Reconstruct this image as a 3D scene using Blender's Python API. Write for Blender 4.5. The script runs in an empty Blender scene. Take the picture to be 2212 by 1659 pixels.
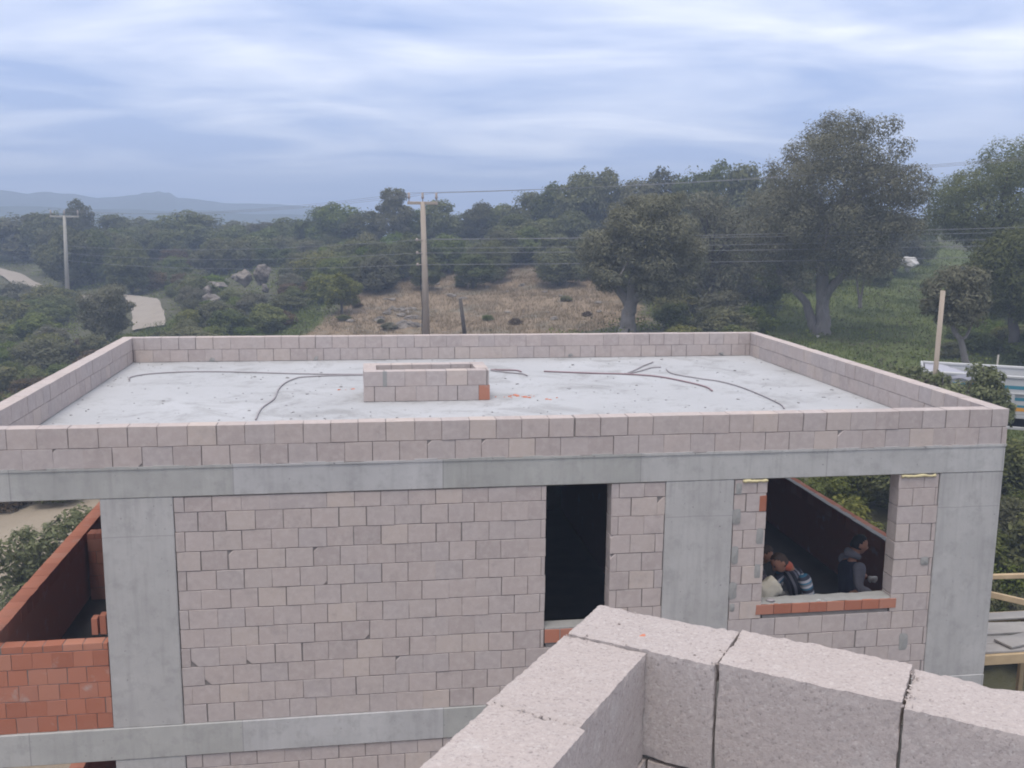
import bpy, bmesh, math, random
import numpy as np
from mathutils import Vector, Matrix, noise as mnoise

random.seed(7)
rng = np.random.default_rng(7)
S = bpy.context.scene
COL = S.collection

# ------------------------------------------------------------------ camera
CAM = np.array([-6.9025, -9.6262, 2.0281])
YAW, PITCH, ROLL, FPX = 0.15055, -0.17027, 0.01017, 2147.8      # focal length in px for a 2212 px wide frame
_f = np.array([math.sin(YAW)*math.cos(PITCH), math.cos(YAW)*math.cos(PITCH), math.sin(PITCH)])
_r = np.array([math.cos(YAW), -math.sin(YAW), 0.0]); _u = np.cross(_r, _f)
CR = math.cos(ROLL)*_r + math.sin(ROLL)*_u
CU = -math.sin(ROLL)*_r + math.cos(ROLL)*_u
CF = _f
cam_d = bpy.data.cameras.new('camera'); cam = bpy.data.objects.new('camera', cam_d); COL.objects.link(cam)
M4 = Matrix(((CR[0], CU[0], -CF[0], CAM[0]), (CR[1], CU[1], -CF[1], CAM[1]), (CR[2], CU[2], -CF[2], CAM[2]), (0, 0, 0, 1)))
cam.matrix_world = M4
cam_d.sensor_width = 36.0; cam_d.lens = FPX/2212*36.0
cam_d.clip_start = 0.05; cam_d.clip_end = 20000
S.camera = cam

def ray(x, y): return CF + CR*(x-1106)/FPX - CU*(y-829.5)/FPX
def at(x, y, d):                       # point seen at (x, y), d metres away over the ground
    r = ray(x, y); return CAM + r*d/math.hypot(r[0], r[1])
def at_z(x, y, z):
    r = ray(x, y); return CAM + r*(z-CAM[2])/r[2]
def at_y(x, y, Y):
    r = ray(x, y); return CAM + r*(Y-CAM[1])/r[1]
def project(p):
    d = np.asarray(p, float)-CAM; z = d@CF
    if z < .1: return -9999., -9999.
    return 1106+FPX*(d@CR)/z, 829.5-FPX*(d@CU)/z

# ------------------------------------------------------------------ node helper
class NT:
    def __init__(s, tree): s.t = tree; s.n = tree.nodes; s.l = tree.links
    def node(s, typ, **kw):
        n = s.n.new(typ)
        for k, v in kw.items():
            if k.startswith('_'): setattr(n, k[1:], v)
        return n
    def link(s, a, b): s.l.new(a, b)
    def put(s, sock, v):
        if hasattr(v, 'is_output') or isinstance(v, bpy.types.NodeSocket): s.l.new(v, sock)
        else: sock.default_value = v
    def math(s, op, a, b=0.0, clamp=False):
        n = s.n.new('ShaderNodeMath'); n.operation = op; n.use_clamp = clamp
        s.put(n.inputs[0], a); s.put(n.inputs[1], b); return n.outputs[0]
    def mix(s, f, a, b, typ='MIX'):
        n = s.n.new('ShaderNodeMix'); n.data_type = 'RGBA'; n.blend_type = typ
        s.put(n.inputs[0], f)
        for k, v in ((6, a), (7, b)):
            if isinstance(v, (tuple, list)): v = (*v[:3], 1)
            s.put(n.inputs[k], v)
        return n.outputs[2]
    def noise(s, vec, scale, detail=4, rough=.55, dist=0):
        n = s.n.new('ShaderNodeTexNoise'); s.l.new(vec, n.inputs['Vector'])
        n.inputs['Scale'].default_value = scale; n.inputs['Detail'].default_value = detail
        n.inputs['Roughness'].default_value = rough; n.inputs['Distortion'].default_value = dist
        return n.outputs[0]
    def ramp(s, f, stops):
        n = s.n.new('ShaderNodeValToRGB'); s.put(n.inputs[0], f); e = n.color_ramp.elements
        while len(e) < len(stops): e.new(.5)
        for i, (p, c) in enumerate(stops):
            e[i].position = p; e[i].color = (c, c, c, 1) if isinstance(c, (int, float)) else (*c, 1)
        return n.outputs[0]
    def mapping(s, vec, scale=(1, 1, 1), loc=(0, 0, 0), rot=(0, 0, 0)):
        n = s.n.new('ShaderNodeMapping'); s.l.new(vec, n.inputs[0])
        n.inputs['Scale'].default_value = scale; n.inputs['Location'].default_value = loc; n.inputs['Rotation'].default_value = rot
        return n.outputs[0]

# ------------------------------------------------------------------ sky, sun, exposure
SUN_EL, SUN_AZ = math.radians(70), math.radians(205)      # azimuth measured from +Y towards +X
w = bpy.data.worlds.new('World'); S.world = w; w.use_nodes = True
w.node_tree.nodes.clear(); N = NT(w.node_tree)
out = N.node('ShaderNodeOutputWorld'); bg = N.node('ShaderNodeBackground'); N.link(bg.outputs[0], out.inputs[0])
sky = N.node('ShaderNodeTexSky'); sky.sky_type = 'NISHITA'; sky.sun_disc = False
sky.sun_elevation = SUN_EL; sky.sun_rotation = SUN_AZ; sky.dust_density = 1.5; sky.ozone_density = 2.0
bg.inputs[1].default_value = 0.1
tc = N.node('ShaderNodeTexCoord'); sep = N.node('ShaderNodeSeparateXYZ'); N.link(tc.outputs['Generated'], sep.inputs[0])
zz = N.math('MAXIMUM', sep.outputs[2], 0.0)
den = N.math('ADD', zz, 0.10)
cmb = N.node('ShaderNodeCombineXYZ')
N.link(N.math('DIVIDE', sep.outputs[0], den), cmb.inputs[0]); N.link(N.math('DIVIDE', sep.outputs[1], den), cmb.inputs[1])
pv = cmb.outputs[0]
n1 = N.noise(N.mapping(pv, (.62, .78, 1), (3.1, 1.7, 0), (0, 0, .25)), 1.25, 5, .5, .6)     # broad bands of cloud
n2 = N.noise(N.mapping(pv, (.9, 1.7, 1), (7.3, 2.9, 0), (0, 0, .16)), 2.2, 5, .55, .4)      # thin streaks
cl = N.math('ADD', N.math('MULTIPLY', n1, .87), N.math('MULTIPLY', n2, .13))
cl = N.math('ADD', cl, N.math('MULTIPLY', N.math('SUBTRACT', zz, .15), .30))
cov = N.ramp(cl, [(.36, 0.0), (.52, .40), (.72, 1.0)])
dark_c = (2.02, 2.58, 4.2); lite_c = (6.6, 6.55, 6.85)                 # the undersides of the cloud deck and its thin bright parts
cloud = N.mix(cov, dark_c, lite_c)
final = N.mix(0.88, sky.outputs[0], cloud)
N.link(final, bg.inputs[0])

sun_d = bpy.data.lights.new('sun', 'SUN'); sun_d.energy = 1.0; sun_d.angle = math.radians(25); sun_d.color = (1, .93, .85)
sun = bpy.data.objects.new('sun', sun_d); COL.objects.link(sun)
sv = Vector((math.sin(SUN_AZ)*math.cos(SUN_EL), math.cos(SUN_AZ)*math.cos(SUN_EL), math.sin(SUN_EL)))
sun.rotation_euler = sv.to_track_quat('Z', 'Y').to_euler(); sun.location = (0, 0, 60)

S.view_settings.view_transform = 'Standard'; S.view_settings.look = 'None'
S.view_settings.exposure = 1.21; S.view_settings.gamma = 1.0
S.render.engine = 'CYCLES'
S.cycles.filter_width = 1.9

# ------------------------------------------------------------------ object helpers
def link(o, parent=None):
    COL.objects.link(o)
    if parent is not None: o.parent = parent
    return o
def tag(o, label=None, cat=None, group=None, kind=None):
    if label: o['label'] = label
    if cat: o['category'] = cat
    if group: o['group'] = group
    if kind: o['kind'] = kind
    return o
def thing(name, label, cat, loc=(0, 0, 0), rz=0.0, group=None):
    o = bpy.data.objects.new(name, None); link(o); o.location = loc; o.rotation_euler = (0, 0, rz); o.empty_display_size = .1
    return tag(o, label, cat, group)
def obj(name, me, parent=None, loc=(0, 0, 0), rot=(0, 0, 0), scale=(1, 1, 1)):
    o = bpy.data.objects.new(name, me); link(o, parent); o.location = loc; o.rotation_euler = rot; o.scale = scale
    return o
def bm_mesh(name, bm, mat, smooth=False):
    me = bpy.data.meshes.new(name); bm.normal_update(); bm.to_mesh(me); bm.free()
    for m in (mat if isinstance(mat, (list, tuple)) else [mat]): me.materials.append(m)
    if smooth: me.polygons.foreach_set('use_smooth', [True]*len(me.polygons))
    return me
def np_mesh(name, verts, faces, mat, smooth=False):       # faces: (n,3) or (n,4) int array
    verts = np.asarray(verts, np.float32); faces = np.asarray(faces, np.int32); k = faces.shape[1]
    me = bpy.data.meshes.new(name)
    me.vertices.add(len(verts)); me.vertices.foreach_set('co', verts.ravel())
    me.loops.add(faces.size); me.loops.foreach_set('vertex_index', faces.ravel())
    me.polygons.add(len(faces)); me.polygons.foreach_set('loop_start', np.arange(0, faces.size, k, dtype=np.int32))
    me.update(calc_edges=True)
    for m in (mat if isinstance(mat, (list, tuple)) else [mat]): me.materials.append(m)
    if smooth: me.polygons.foreach_set('use_smooth', [True]*len(me.polygons))
    return me
def add_box(bm, x0, x1, y0, y1, z0, z1):
    v = [bm.verts.new(c) for c in ((x0, y0, z0), (x1, y0, z0), (x1, y1, z0), (x0, y1, z0), (x0, y0, z1), (x1, y0, z1), (x1, y1, z1), (x0, y1, z1))]
    for f in ((0, 3, 2, 1), (4, 5, 6, 7), (0, 1, 5, 4), (1, 2, 6, 5), (2, 3, 7, 6), (3, 0, 4, 7)): bm.faces.new([v[i] for i in f])
    return v
def box_mesh(name, x0, x1, y0, y1, z0, z1, mat, bev=0.0, jit=0.0, seed=0, seg=1):
    bm = bmesh.new(); add_box(bm, x0, x1, y0, y1, z0, z1)
    if jit:
        rr = random.Random(seed)
        for v in bm.verts: v.co += Vector((rr.uniform(-jit, jit), rr.uniform(-jit, jit), rr.uniform(-jit, jit)))
    if bev: bmesh.ops.bevel(bm, geom=list(bm.edges), offset=bev, segments=seg, affect='EDGES', profile=.6)
    return bm_mesh(name, bm, mat)
def tube_arrays(pts, radii, n=8, cap=True):
    pts = [np.asarray(p, float) for p in pts]; V = []; F = []; prev = None
    for i, p in enumerate(pts):
        t = pts[min(i+1, len(pts)-1)]-pts[max(i-1, 0)]; t = t/ (np.linalg.norm(t)+1e-9)
        if prev is None:
            a = np.array([0, 0, 1.]) if abs(t[2]) < .9 else np.array([1., 0, 0]); u = np.cross(a, t)
        else: u = prev - t*(prev@t)
        u = u/(np.linalg.norm(u)+1e-9); prev = u; v = np.cross(t, u)
        for k in range(n):
            a = 2*math.pi*k/n; V.append(p+radii[i]*(math.cos(a)*u+math.sin(a)*v))
    for i in range(len(pts)-1):
        for k in range(n):
            a = i*n+k; b = i*n+(k+1) % n; F.append((a, b, b+n, a+n))
    return V, F
def tube_bm(bm, pts, radii, n=8):
    V, F = tube_arrays(pts, radii, n); vs = [bm.verts.new(v) for v in V]
    for f in F: bm.faces.new([vs[i] for i in f])
    try:
        bm.faces.new(vs[:n][::-1]); bm.faces.new(vs[-n:])
    except ValueError: pass
def spline(pts, k=6):
    pts = [np.asarray(p, float) for p in pts]; o = []
    for i in range(len(pts)-1):
        p0 = pts[max(i-1, 0)]; p1 = pts[i]; p2 = pts[i+1]; p3 = pts[min(i+2, len(pts)-1)]
        for j in range(k):
            t = j/k; o.append(.5*((2*p1)+(-p0+p2)*t+(2*p0-5*p1+4*p2-p3)*t*t+(-p0+3*p1-3*p2+p3)*t**3))
    o.append(pts[-1]); return o

# ------------------------------------------------------------------ materials
def new_mat(name):
    m = bpy.data.materials.new(name); m.use_nodes = True; m.node_tree.nodes.clear(); n = NT(m.node_tree)
    o = n.node('ShaderNodeOutputMaterial'); b = n.node('ShaderNodeBsdfPrincipled'); n.link(b.outputs[0], o.inputs[0])
    b.inputs['Roughness'].default_value = .9; b.inputs['Specular IOR Level'].default_value = .2
    t = n.node('ShaderNodeTexCoord'); n.bsdf = b; n.obj = t.outputs['Object']; n.out = o
    g = n.node('ShaderNodeNewGeometry'); n.pos = g.outputs['Position']; n.island = g.outputs['Random Per Island']; n.geo = g
    i = n.node('ShaderNodeObjectInfo'); n.rnd = i.outputs['Random']
    return m, n
def bump(n, h, strength=.4, dist=.01):
    b = n.node('ShaderNodeBump'); b.inputs['Strength'].default_value = strength; b.inputs['Distance'].default_value = dist
    n.link(h, b.inputs['Height']); n.link(b.outputs[0], n.bsdf.inputs['Normal'])
def flat_mat(name, c, rough=.8, var=.15, scale=6.0, spec=.2, metallic=0):
    m, n = new_mat(name)
    f = n.noise(n.obj, scale, 4)
    n.link(n.mix(f, tuple(x*(1-var) for x in c), tuple(min(1, x*(1+var)) for x in c)), n.bsdf.inputs['Base Color'])
    n.bsdf.inputs['Roughness'].default_value = rough; n.bsdf.inputs['Specular IOR Level'].default_value = spec; n.bsdf.inputs['Metallic'].default_value = metallic
    return m

def block_mat(name, fine):
    m, n = new_mat(name)
    tone = n.ramp(n.rnd, [(0, (.370, .318, .298)), (.25, (.425, .362, .332)), (.5, (.445, .380, .350)), (.75, (.395, .350, .335)), (1, (.480, .405, .355))])
    big = n.noise(n.pos, 2.3, 4)
    tone = n.mix(n.math('MULTIPLY', big, .45), tone, (.41, .355, .34))
    tone = n.mix(n.ramp(n.noise(n.pos, 5.5, 6, .7), [(.52, 0), (.68, .4)]), tone, (.30, .265, .25))
    if not fine:
        dust = n.noise(n.pos, 14, 5, .6)
        col = n.mix(n.ramp(dust, [(.45, 0), (.75, .5)]), tone, (.52, .465, .44))
        gr = n.noise(n.pos, 120, 3, .7)
        col = n.mix(n.ramp(gr, [(.28, .4), (.42, 0)]), col, (.24, .20, .19))
        bump(n, gr, .35, .006)
    else:
        v = n.node('ShaderNodeTexVoronoi'); n.link(n.pos, v.inputs['Vector']); v.inputs['Scale'].default_value = 250
        sp = n.node('ShaderNodeSeparateColor'); n.link(v.outputs['Color'], sp.inputs[0])
        grain = n.ramp(sp.outputs[0], [(0, (.20, .175, .165)), (.14, (.31, .27, .255)), (.55, (.37, .325, .305)), (.9, (.42, .375, .355)), (1, (.54, .51, .485))])
        col = n.mix(.48, tone, grain)
        col = n.mix(.42, col, (.40, .355, .335))
        pits = n.noise(n.pos, 150, 4, .7)
        col = n.mix(n.ramp(pits, [(.33, .7), (.42, 0)]), col, (.19, .165, .16))
        dust = n.noise(n.pos, 9, 6, .7)
        col = n.mix(n.ramp(dust, [(.55, 0), (.75, .4)]), col, (.52, .49, .47))
        h = n.math('ADD', n.math('MULTIPLY', pits, 1.0), n.math('MULTIPLY', n.noise(n.pos, 300, 3, .8), .5))
        bump(n, h, .42, .0025)
    n.link(col, n.bsdf.inputs['Base Color']); n.bsdf.inputs['Roughness'].default_value = .97; n.bsdf.inputs['Specular IOR Level'].default_value = .1
    return m
M_block = block_mat('pumice_block', False)
M_block_near = block_mat('pumice_block_grainy', True)

m, n = new_mat('clay_brick')
tone = n.ramp(n.rnd, [(0, (.30, .105, .062)), (.3, (.36, .132, .078)), (.6, (.40, .155, .095)), (.85, (.36, .16, .11)), (1, (.42, .19, .125))])
f = n.noise(n.pos, 9, 5); col = n.mix(n.math('MULTIPLY', f, .5), tone, (.36, .17, .12))
col = n.mix(n.ramp(n.noise(n.pos, 3.2, 5, .65), [(.60, 0), (.72, .55)]), col, (.40, .36, .33))
n.link(col, n.bsdf.inputs['Base Color']); bump(n, n.noise(n.pos, 60, 4), .3, .006); M_brick = m

m, n = new_mat('mortar')
n.link(n.mix(n.noise(n.pos, 8, 4), (.155, .138, .13), (.25, .228, .214)), n.bsdf.inputs['Base Color']); M_mortar = m
m, n = new_mat('grey_mortar_smear')
n.link(n.mix(n.noise(n.pos, 14, 4), (.24, .235, .222), (.33, .325, .31)), n.bsdf.inputs['Base Color']); bump(n, n.noise(n.pos, 40, 4), .5, .01); M_smear = m

def concrete(name, base, panels):
    m, n = new_mat(name)
    c0 = tuple(x*.88 for x in base); c1 = tuple(x*1.13 for x in base)
    col = n.mix(n.ramp(n.noise(n.pos, 1.5, 6, .62), [(.3, 0), (.7, 1)]), c0, c1)
    streak = n.noise(n.mapping(n.pos, (7, 7, .55)), 1.6, 4, .6)
    col = n.mix(n.ramp(streak, [(.50, 0), (.72, .38)]), col, tuple(x*.66 for x in base))
    if panels:                                        # each shuttering panel left its own tone
        s = n.node('ShaderNodeSeparateXYZ'); n.link(n.pos, s.inputs[0])
        u = n.math('DIVIDE', n.math('ADD', s.outputs[0], .03), 2.035); fl = n.math('FLOOR', u)
        rp = n.node('ShaderNodeValToRGB'); rp.color_ramp.interpolation = 'CONSTANT'; n.link(n.math('ADD', n.math('MULTIPLY', fl, .1), .605), rp.inputs[0]); e_ = rp.color_ramp.elements
        for k_ in range(4): e_.new(.5)
        for k_, (p_, c_) in enumerate(((0, (1.0, 1.0, .98)), (.1, (.96, .965, .945)), (.2, (1.08, 1.08, 1.10)), (.3, (.94, .95, .925)), (.4, (1.05, 1.05, 1.045)), (.5, (1.07, 1.07, 1.07)))): e_[k_].position = p_; e_[k_].color = (c_[0]*.8, c_[1]*.8, c_[2]*.8, 1)
        col = n.mix(1.0, col, n.mix(1.0, rp.outputs[0], (1.25, 1.25, 1.25), 'MULTIPLY'), 'MULTIPLY')
        fr = n.math('FRACT', u); seam = n.math('LESS_THAN', fr, .006)
        col = n.mix(n.math('MULTIPLY', seam, .5), col, tuple(x*.55 for x in base))
    if not panels:                                    # water marks running down from the beam
        s2 = n.node('ShaderNodeSeparateXYZ'); n.link(n.pos, s2.inputs[0])
        msk = n.ramp(n.math('ADD', s2.outputs[2], 1.3), [(.25, 0), (.6, 1)])
        dr = n.ramp(n.noise(n.mapping(n.pos, (17, 17, .8)), 1.3, 4, .6), [(.50, 0), (.68, .45)])
        col = n.mix(n.math('MULTIPLY', msk, dr), col, tuple(x*.6 for x in base))
        sm = n.math('LESS_THAN', n.math('ABSOLUTE', n.math('ADD', s2.outputs[2], n.math('ADD', 1.075, n.math('MULTIPLY', n.noise(n.pos, 3, 2), .02)))), .004)
        col = n.mix(n.math('MULTIPLY', sm, .45), col, tuple(x*.5 for x in base))
    blot = n.noise(n.pos, 5.5, 5, .7)
    col = n.mix(n.ramp(blot, [(.50, 0), (.68, .5)]), col, tuple(x*.70 for x in base))
    col = n.mix(n.ramp(n.noise(n.pos, 3.3, 5, .7), [(.6, 0), (.78, .35)]), col, tuple(min(1, x*1.45) for x in base))
    holes = n.noise(n.pos, 26, 2, .5)
    col = n.mix(n.ramp(holes, [(.25, .75), (.29, 0)]), col, tuple(x*.4 for x in base))
    n.link(col, n.bsdf.inputs['Base Color']); n.bsdf.inputs['Roughness'].default_value = .85
    bump(n, n.math('ADD', blot, n.noise(n.pos, 40, 4)), .18, .01)
    return m
M_conc = concrete('grey_concrete', (.388, .376, .362), False)
M_beam = concrete('beam_concrete', (.378, .37, .357), True)

m, n = new_mat('roof_screed')                          # whitish dusty slab with crumbs trodden into it
col = n.mix(n.ramp(n.noise(n.pos, .55, 6, .6), [(.3, 0), (.7, 1)]), (.350, .352, .358), (.412, .415, .424))
st = n.noise(n.pos, 1.3, 7, .72, .6)
col = n.mix(n.ramp(st, [(.50, 0), (.64, .5)]), col, (.20, .195, .187))
st2 = n.math('ADD', n.math('MULTIPLY', n.noise(n.pos, 9, 6, .75), .7), n.math('MULTIPLY', n.noise(n.pos, .9, 4, .6), .3))
col = n.mix(n.ramp(st2, [(.56, 0), (.66, .5)]), col, (.20, .195, .19))
sx = n.node('ShaderNodeSeparateXYZ'); n.link(n.pos, sx.inputs[0])
n.link(col, n.bsdf.inputs['Base Color']); bump(n, st2, .25, .01); M_screed = m

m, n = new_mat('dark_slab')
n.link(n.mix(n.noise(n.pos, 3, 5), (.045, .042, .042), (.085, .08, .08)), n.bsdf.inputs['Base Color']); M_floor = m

m, n = new_mat('terrain_ground')
def attr(n, name):
    a = n.node('ShaderNodeAttribute'); a.attribute_name = name; return a.outputs['Fac']
soil = n.mix(n.noise(n.pos, .9, 6, .65), (.055, .060, .032), (.125, .115, .070))
dryn = n.noise(n.pos, 1.3, 7, .7)
dry = n.ramp(dryn, [(.25, (.15, .115, .08)), (.45, (.225, .168, .112)), (.6, (.27, .205, .138)), (.78, (.25, .215, .165))])
dry = n.mix(n.ramp(n.noise(n.pos, .42, 5, .6), [(.52, 0), (.66, .75)]), dry, (.17, .16, .125))
grn = n.mix(n.noise(n.pos, 1.6, 6, .65), (.07, .092, .024), (.135, .155, .05))
dirt = n.mix(n.noise(n.pos, 1.1, 7, .7), (.25, .205, .15), (.38, .32, .245))
edge = n.noise(n.pos, .7, 5, .65)
def soft(a): return n.ramp(n.math('ADD', a, n.math('MULTIPLY', n.math('SUBTRACT', edge, .5), .9)), [(.40, 0), (.62, 1)])
col = n.mix(soft(attr(n, 'dry')), soil, dry); col = n.mix(soft(attr(n, 'green')), col, grn); col = n.mix(soft(attr(n, 'dirt')), col, dirt)
n.link(col, n.bsdf.inputs['Base Color']); bump(n, n.noise(n.pos, 7, 6, .7), .8, .12); M_ground = m

m, n = new_mat('pale_dirt_road')
n.link(n.mix(n.noise(n.pos, .8, 7, .7), (.22, .19, .155), (.33, .29, .245)), n.bsdf.inputs['Base Color']); bump(n, n.noise(n.pos, 5, 6), .6, .08); M_road = m
M_sea = flat_mat('sea_water', (.05, .10, .16), .15, .1, .02, .5)
M_hill = flat_mat('far_hill', (.05, .065, .05), .95, .3, .004)

def leaf_mat(name, c0, c1, c2, obj_var=.5, trans=.38):
    m, n = new_mat(name)
    leafc = n.ramp(n.island, [(0, c0), (.55, c1), (1, c2)])
    col = n.mix(n.math('MULTIPLY', n.noise(n.pos, .8, 3), .5), leafc, c0)
    hsv = n.node('ShaderNodeHueSaturation'); n.link(col, hsv.inputs['Color'])
    wn = n.node('ShaderNodeTexWhiteNoise'); wn.noise_dimensions = '1D'; n.link(n.math('MULTIPLY', n.rnd, 57.3), wn.inputs['W'])
    n.link(n.math('ADD', .5-.035*obj_var, n.math('MULTIPLY', n.rnd, .06*obj_var)), hsv.inputs['Hue'])
    n.link(n.math('ADD', 1-.32*obj_var, n.math('MULTIPLY', wn.outputs[0], .62*obj_var)), hsv.inputs['Value'])
    n.link(n.math('ADD', 1-.35*obj_var, n.math('MULTIPLY', n.rnd, .6*obj_var)), hsv.inputs['Saturation'])
    n.link(hsv.outputs[0], n.bsdf.inputs['Base Color']); n.bsdf.inputs['Roughness'].default_value = .65; n.bsdf.inputs['Specular IOR Level'].default_value = .25
    tr = n.node('ShaderNodeBsdfTranslucent'); n.link(hsv.outputs[0], tr.inputs[0])
    mx = n.node('ShaderNodeMixShader'); mx.inputs[0].default_value = trans
    n.link(n.bsdf.outputs[0], mx.inputs[1]); n.link(tr.outputs[0], mx.inputs[2]); n.link(mx.outputs[0], n.out.inputs[0])
    return m
M_olive = leaf_mat('olive_leaves', (.110, .108, .064), (.178, .172, .104), (.250, .240, .155), .25)
M_dark = leaf_mat('evergreen_leaves', (.080, .090, .030), (.122, .136, .044), (.180, .185, .068), .8)
M_scrub = leaf_mat('scrub_leaves', (.082, .100, .020), (.132, .156, .032), (.195, .208, .052), 1.0)
M_yellow = leaf_mat('yellow_green_leaves', (.09, .10, .022), (.17, .175, .04), (.27, .25, .06), .5)
M_rust = leaf_mat('rusty_leaves', (.075, .055, .028), (.14, .095, .045), (.20, .13, .055), .6)
M_bush = leaf_mat('pale_bush_leaves', (.11, .125, .058), (.18, .195, .092), (.27, .28, .15), .3)
M_grassd = leaf_mat('dry_grass_blades', (.20, .155, .098), (.26, .205, .132), (.33, .27, .18), .0, .4)
M_grassg = leaf_mat('green_grass_blades', (.070, .098, .022), (.120, .150, .036), (.180, .195, .06), .0, .4)

m, n = new_mat('olive_bark')
n.link(n.mix(n.noise(n.mapping(n.pos, (9, 9, 2.2)), 1.5, 5, .7), (.11, .095, .085), (.34, .31, .28)), n.bsdf.inputs['Base Color']); bump(n, n.noise(n.mapping(n.pos, (9, 9, 2.2)), 2, 5), .9, .05); M_bark = m
m, n = new_mat('dark_bark')
n.link(n.mix(n.noise(n.pos, 7, 4), (.05, .042, .038), (.13, .115, .10)), n.bsdf.inputs['Base Color']); M_barkd = m
m, n = new_mat('limestone')
n.link(n.mix(n.ramp(n.noise(n.pos, 2.6, 8, .75), [(.36, 0), (.62, 1)]), (.075, .066, .058), (.25, .22, .19)), n.bsdf.inputs['Base Color']); bump(n, n.noise(n.pos, 6, 6), .8, .08); M_rock = m
M_white_rock = flat_mat('whitish_stone', (.40, .385, .37), .9, .25, 2.5)
m, n = new_mat('weathered_pole')
n.link(n.mix(n.noise(n.mapping(n.pos, (8, 8, .7)), 2, 5), (.28, .23, .185), (.44, .37, .30)), n.bsdf.inputs['Base Color']); M_pole = m
M_pole_grey = flat_mat('grey_pole', (.34, .32, .28), .85, .2, 3)
M_timber = flat_mat('sawn_timber', (.44, .33, .20), .8, .25, 5)
M_plank = flat_mat('weathered_plank', (.30, .285, .27), .85, .25, 4)
M_wire = flat_mat('wire_metal', (.22, .22, .23), .5, .1, 3)
M_cer = flat_mat('insulator_ceramic', (.36, .30, .27), .4, .1, 3, .4)
M_conduit = flat_mat('grey_conduit', (.29, .265, .27), .6, .2, 5)
M_conduit_red = flat_mat('reddish_conduit', (.26, .18, .19), .6, .2, 5)
M_white = flat_mat('white_paint', (.44, .44, .43), .55, .08, 3, .4)
M_teal = flat_mat('teal_paint', (.045, .20, .26), .5, .1, 3, .4)
M_orange = flat_mat('orange_paint', (.62, .30, .045), .5, .1, 3, .4)
M_tarp = flat_mat('lilac_grey_tarpaulin', (.34, .34, .38), .7, .12, 2, .2)
M_black = flat_mat('black_rubber', (.02, .02, .022), .8, .2, 5)
M_glass = flat_mat('cab_glass', (.03, .04, .05), .1, .1, 3, .5)
M_foam = flat_mat('yellow_foam', (.58, .51, .30), .9, .12, 20)
M_blue = flat_mat('blue_sign', (.03, .14, .42), .5, .05, 3)
M_skin = flat_mat('skin', (.42, .20, .125), .6, .08, 8)
M_skin_red = flat_mat('sunburnt_skin', (.55, .13, .07), .6, .08, 8)
M_hair_d = flat_mat('dark_hair', (.012, .011, .012), .7, .2, 20)
M_hair_b = flat_mat('brown_hair', (.075, .045, .03), .7, .2, 20)
M_hood = flat_mat('grey_hoodie', (.17, .16, .18), .95, .2, 30)
M_vest = flat_mat('navy_vest', (.022, .024, .045), .85, .2, 12)
M_glove = flat_mat('pale_glove', (.58, .54, .50), .9, .1, 12)
M_jeans = flat_mat('blue_jeans', (.07, .10, .17), .9, .2, 15)
M_trous = flat_mat('dark_trousers', (.05, .045, .045), .9, .2, 15)
M_sack = flat_mat('beige_sack', (.37, .34, .28), .9, .2, 9)
M_chip = flat_mat('grey_crumbs', (.20, .195, .19), .95, .4, 5)
M_chip_red = flat_mat('red_crumbs', (.50, .19, .12), .95, .25, 5)
M_eye = flat_mat('eye', (.03, .025, .02), .3, .05, 5, .5)

m, n = new_mat('striped_knit')                         # navy knit with grey, white and teal bands
sz = n.node('ShaderNodeSeparateXYZ'); n.link(n.obj, sz.inputs[0])
wz = n.math('ADD', sz.outputs[2], n.math('MULTIPLY', sz.outputs[0], .32))
fr = n.math('FRACT', n.math('DIVIDE', wz, .145))
r = n.node('ShaderNodeValToRGB'); n.link(fr, r.inputs[0]); r.color_ramp.interpolation = 'CONSTANT'; e = r.color_ramp.elements
stops = [(0, (.04, .042, .06)), (.26, (.035, .12, .19)), (.40, (.40, .39, .41)), (.56, (.17, .17, .19)), (.70, (.05, .16, .24)), (.82, (.36, .35, .37))]
while len(e) < len(stops): e.new(.5)
for i, (p, c) in enumerate(stops): e[i].position = p; e[i].color = (*c, 1)
n.link(r.outputs[0], n.bsdf.inputs['Base Color']); M_stripe = m
m, n = new_mat('striped_knit_torso')
sz = n.node('ShaderNodeSeparateXYZ'); n.link(n.obj, sz.inputs[0])
fr = n.math('FRACT', n.math('DIVIDE', n.math('ADD', sz.outputs[0], n.math('MULTIPLY', sz.outputs[2], -.35)), .10))
r = n.node('ShaderNodeValToRGB'); n.link(fr, r.inputs[0]); r.color_ramp.interpolation = 'CONSTANT'; e = r.color_ramp.elements
stops = [(0, (.035, .037, .05)), (.40, (.27, .27, .31)), (.62, (.04, .042, .06)), (.80, (.16, .16, .20))]
while len(e) < len(stops): e.new(.5)
for i, (p, c) in enumerate(stops): e[i].position = p; e[i].color = (*c, 1)
n.link(r.outputs[0], n.bsdf.inputs['Base Color']); M_stripe_t = m
m, n = new_mat('plaid_shirt')
sz = n.node('ShaderNodeSeparateXYZ'); n.link(n.obj, sz.inputs[0])
a = n.math('LESS_THAN', n.math('FRACT', n.math('DIVIDE', n.math('ADD', sz.outputs[2], sz.outputs[0]), .07)), .25)
b = n.math('LESS_THAN', n.math('FRACT', n.math('DIVIDE', n.math('SUBTRACT', sz.outputs[2], sz.outputs[0]), .07)), .25)
n.link(n.mix(n.math('MULTIPLY', n.math('ADD', a, b), .45), (.11, .075, .085), (.30, .25, .27)), n.bsdf.inputs['Base Color']); M_plaid = m

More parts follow.
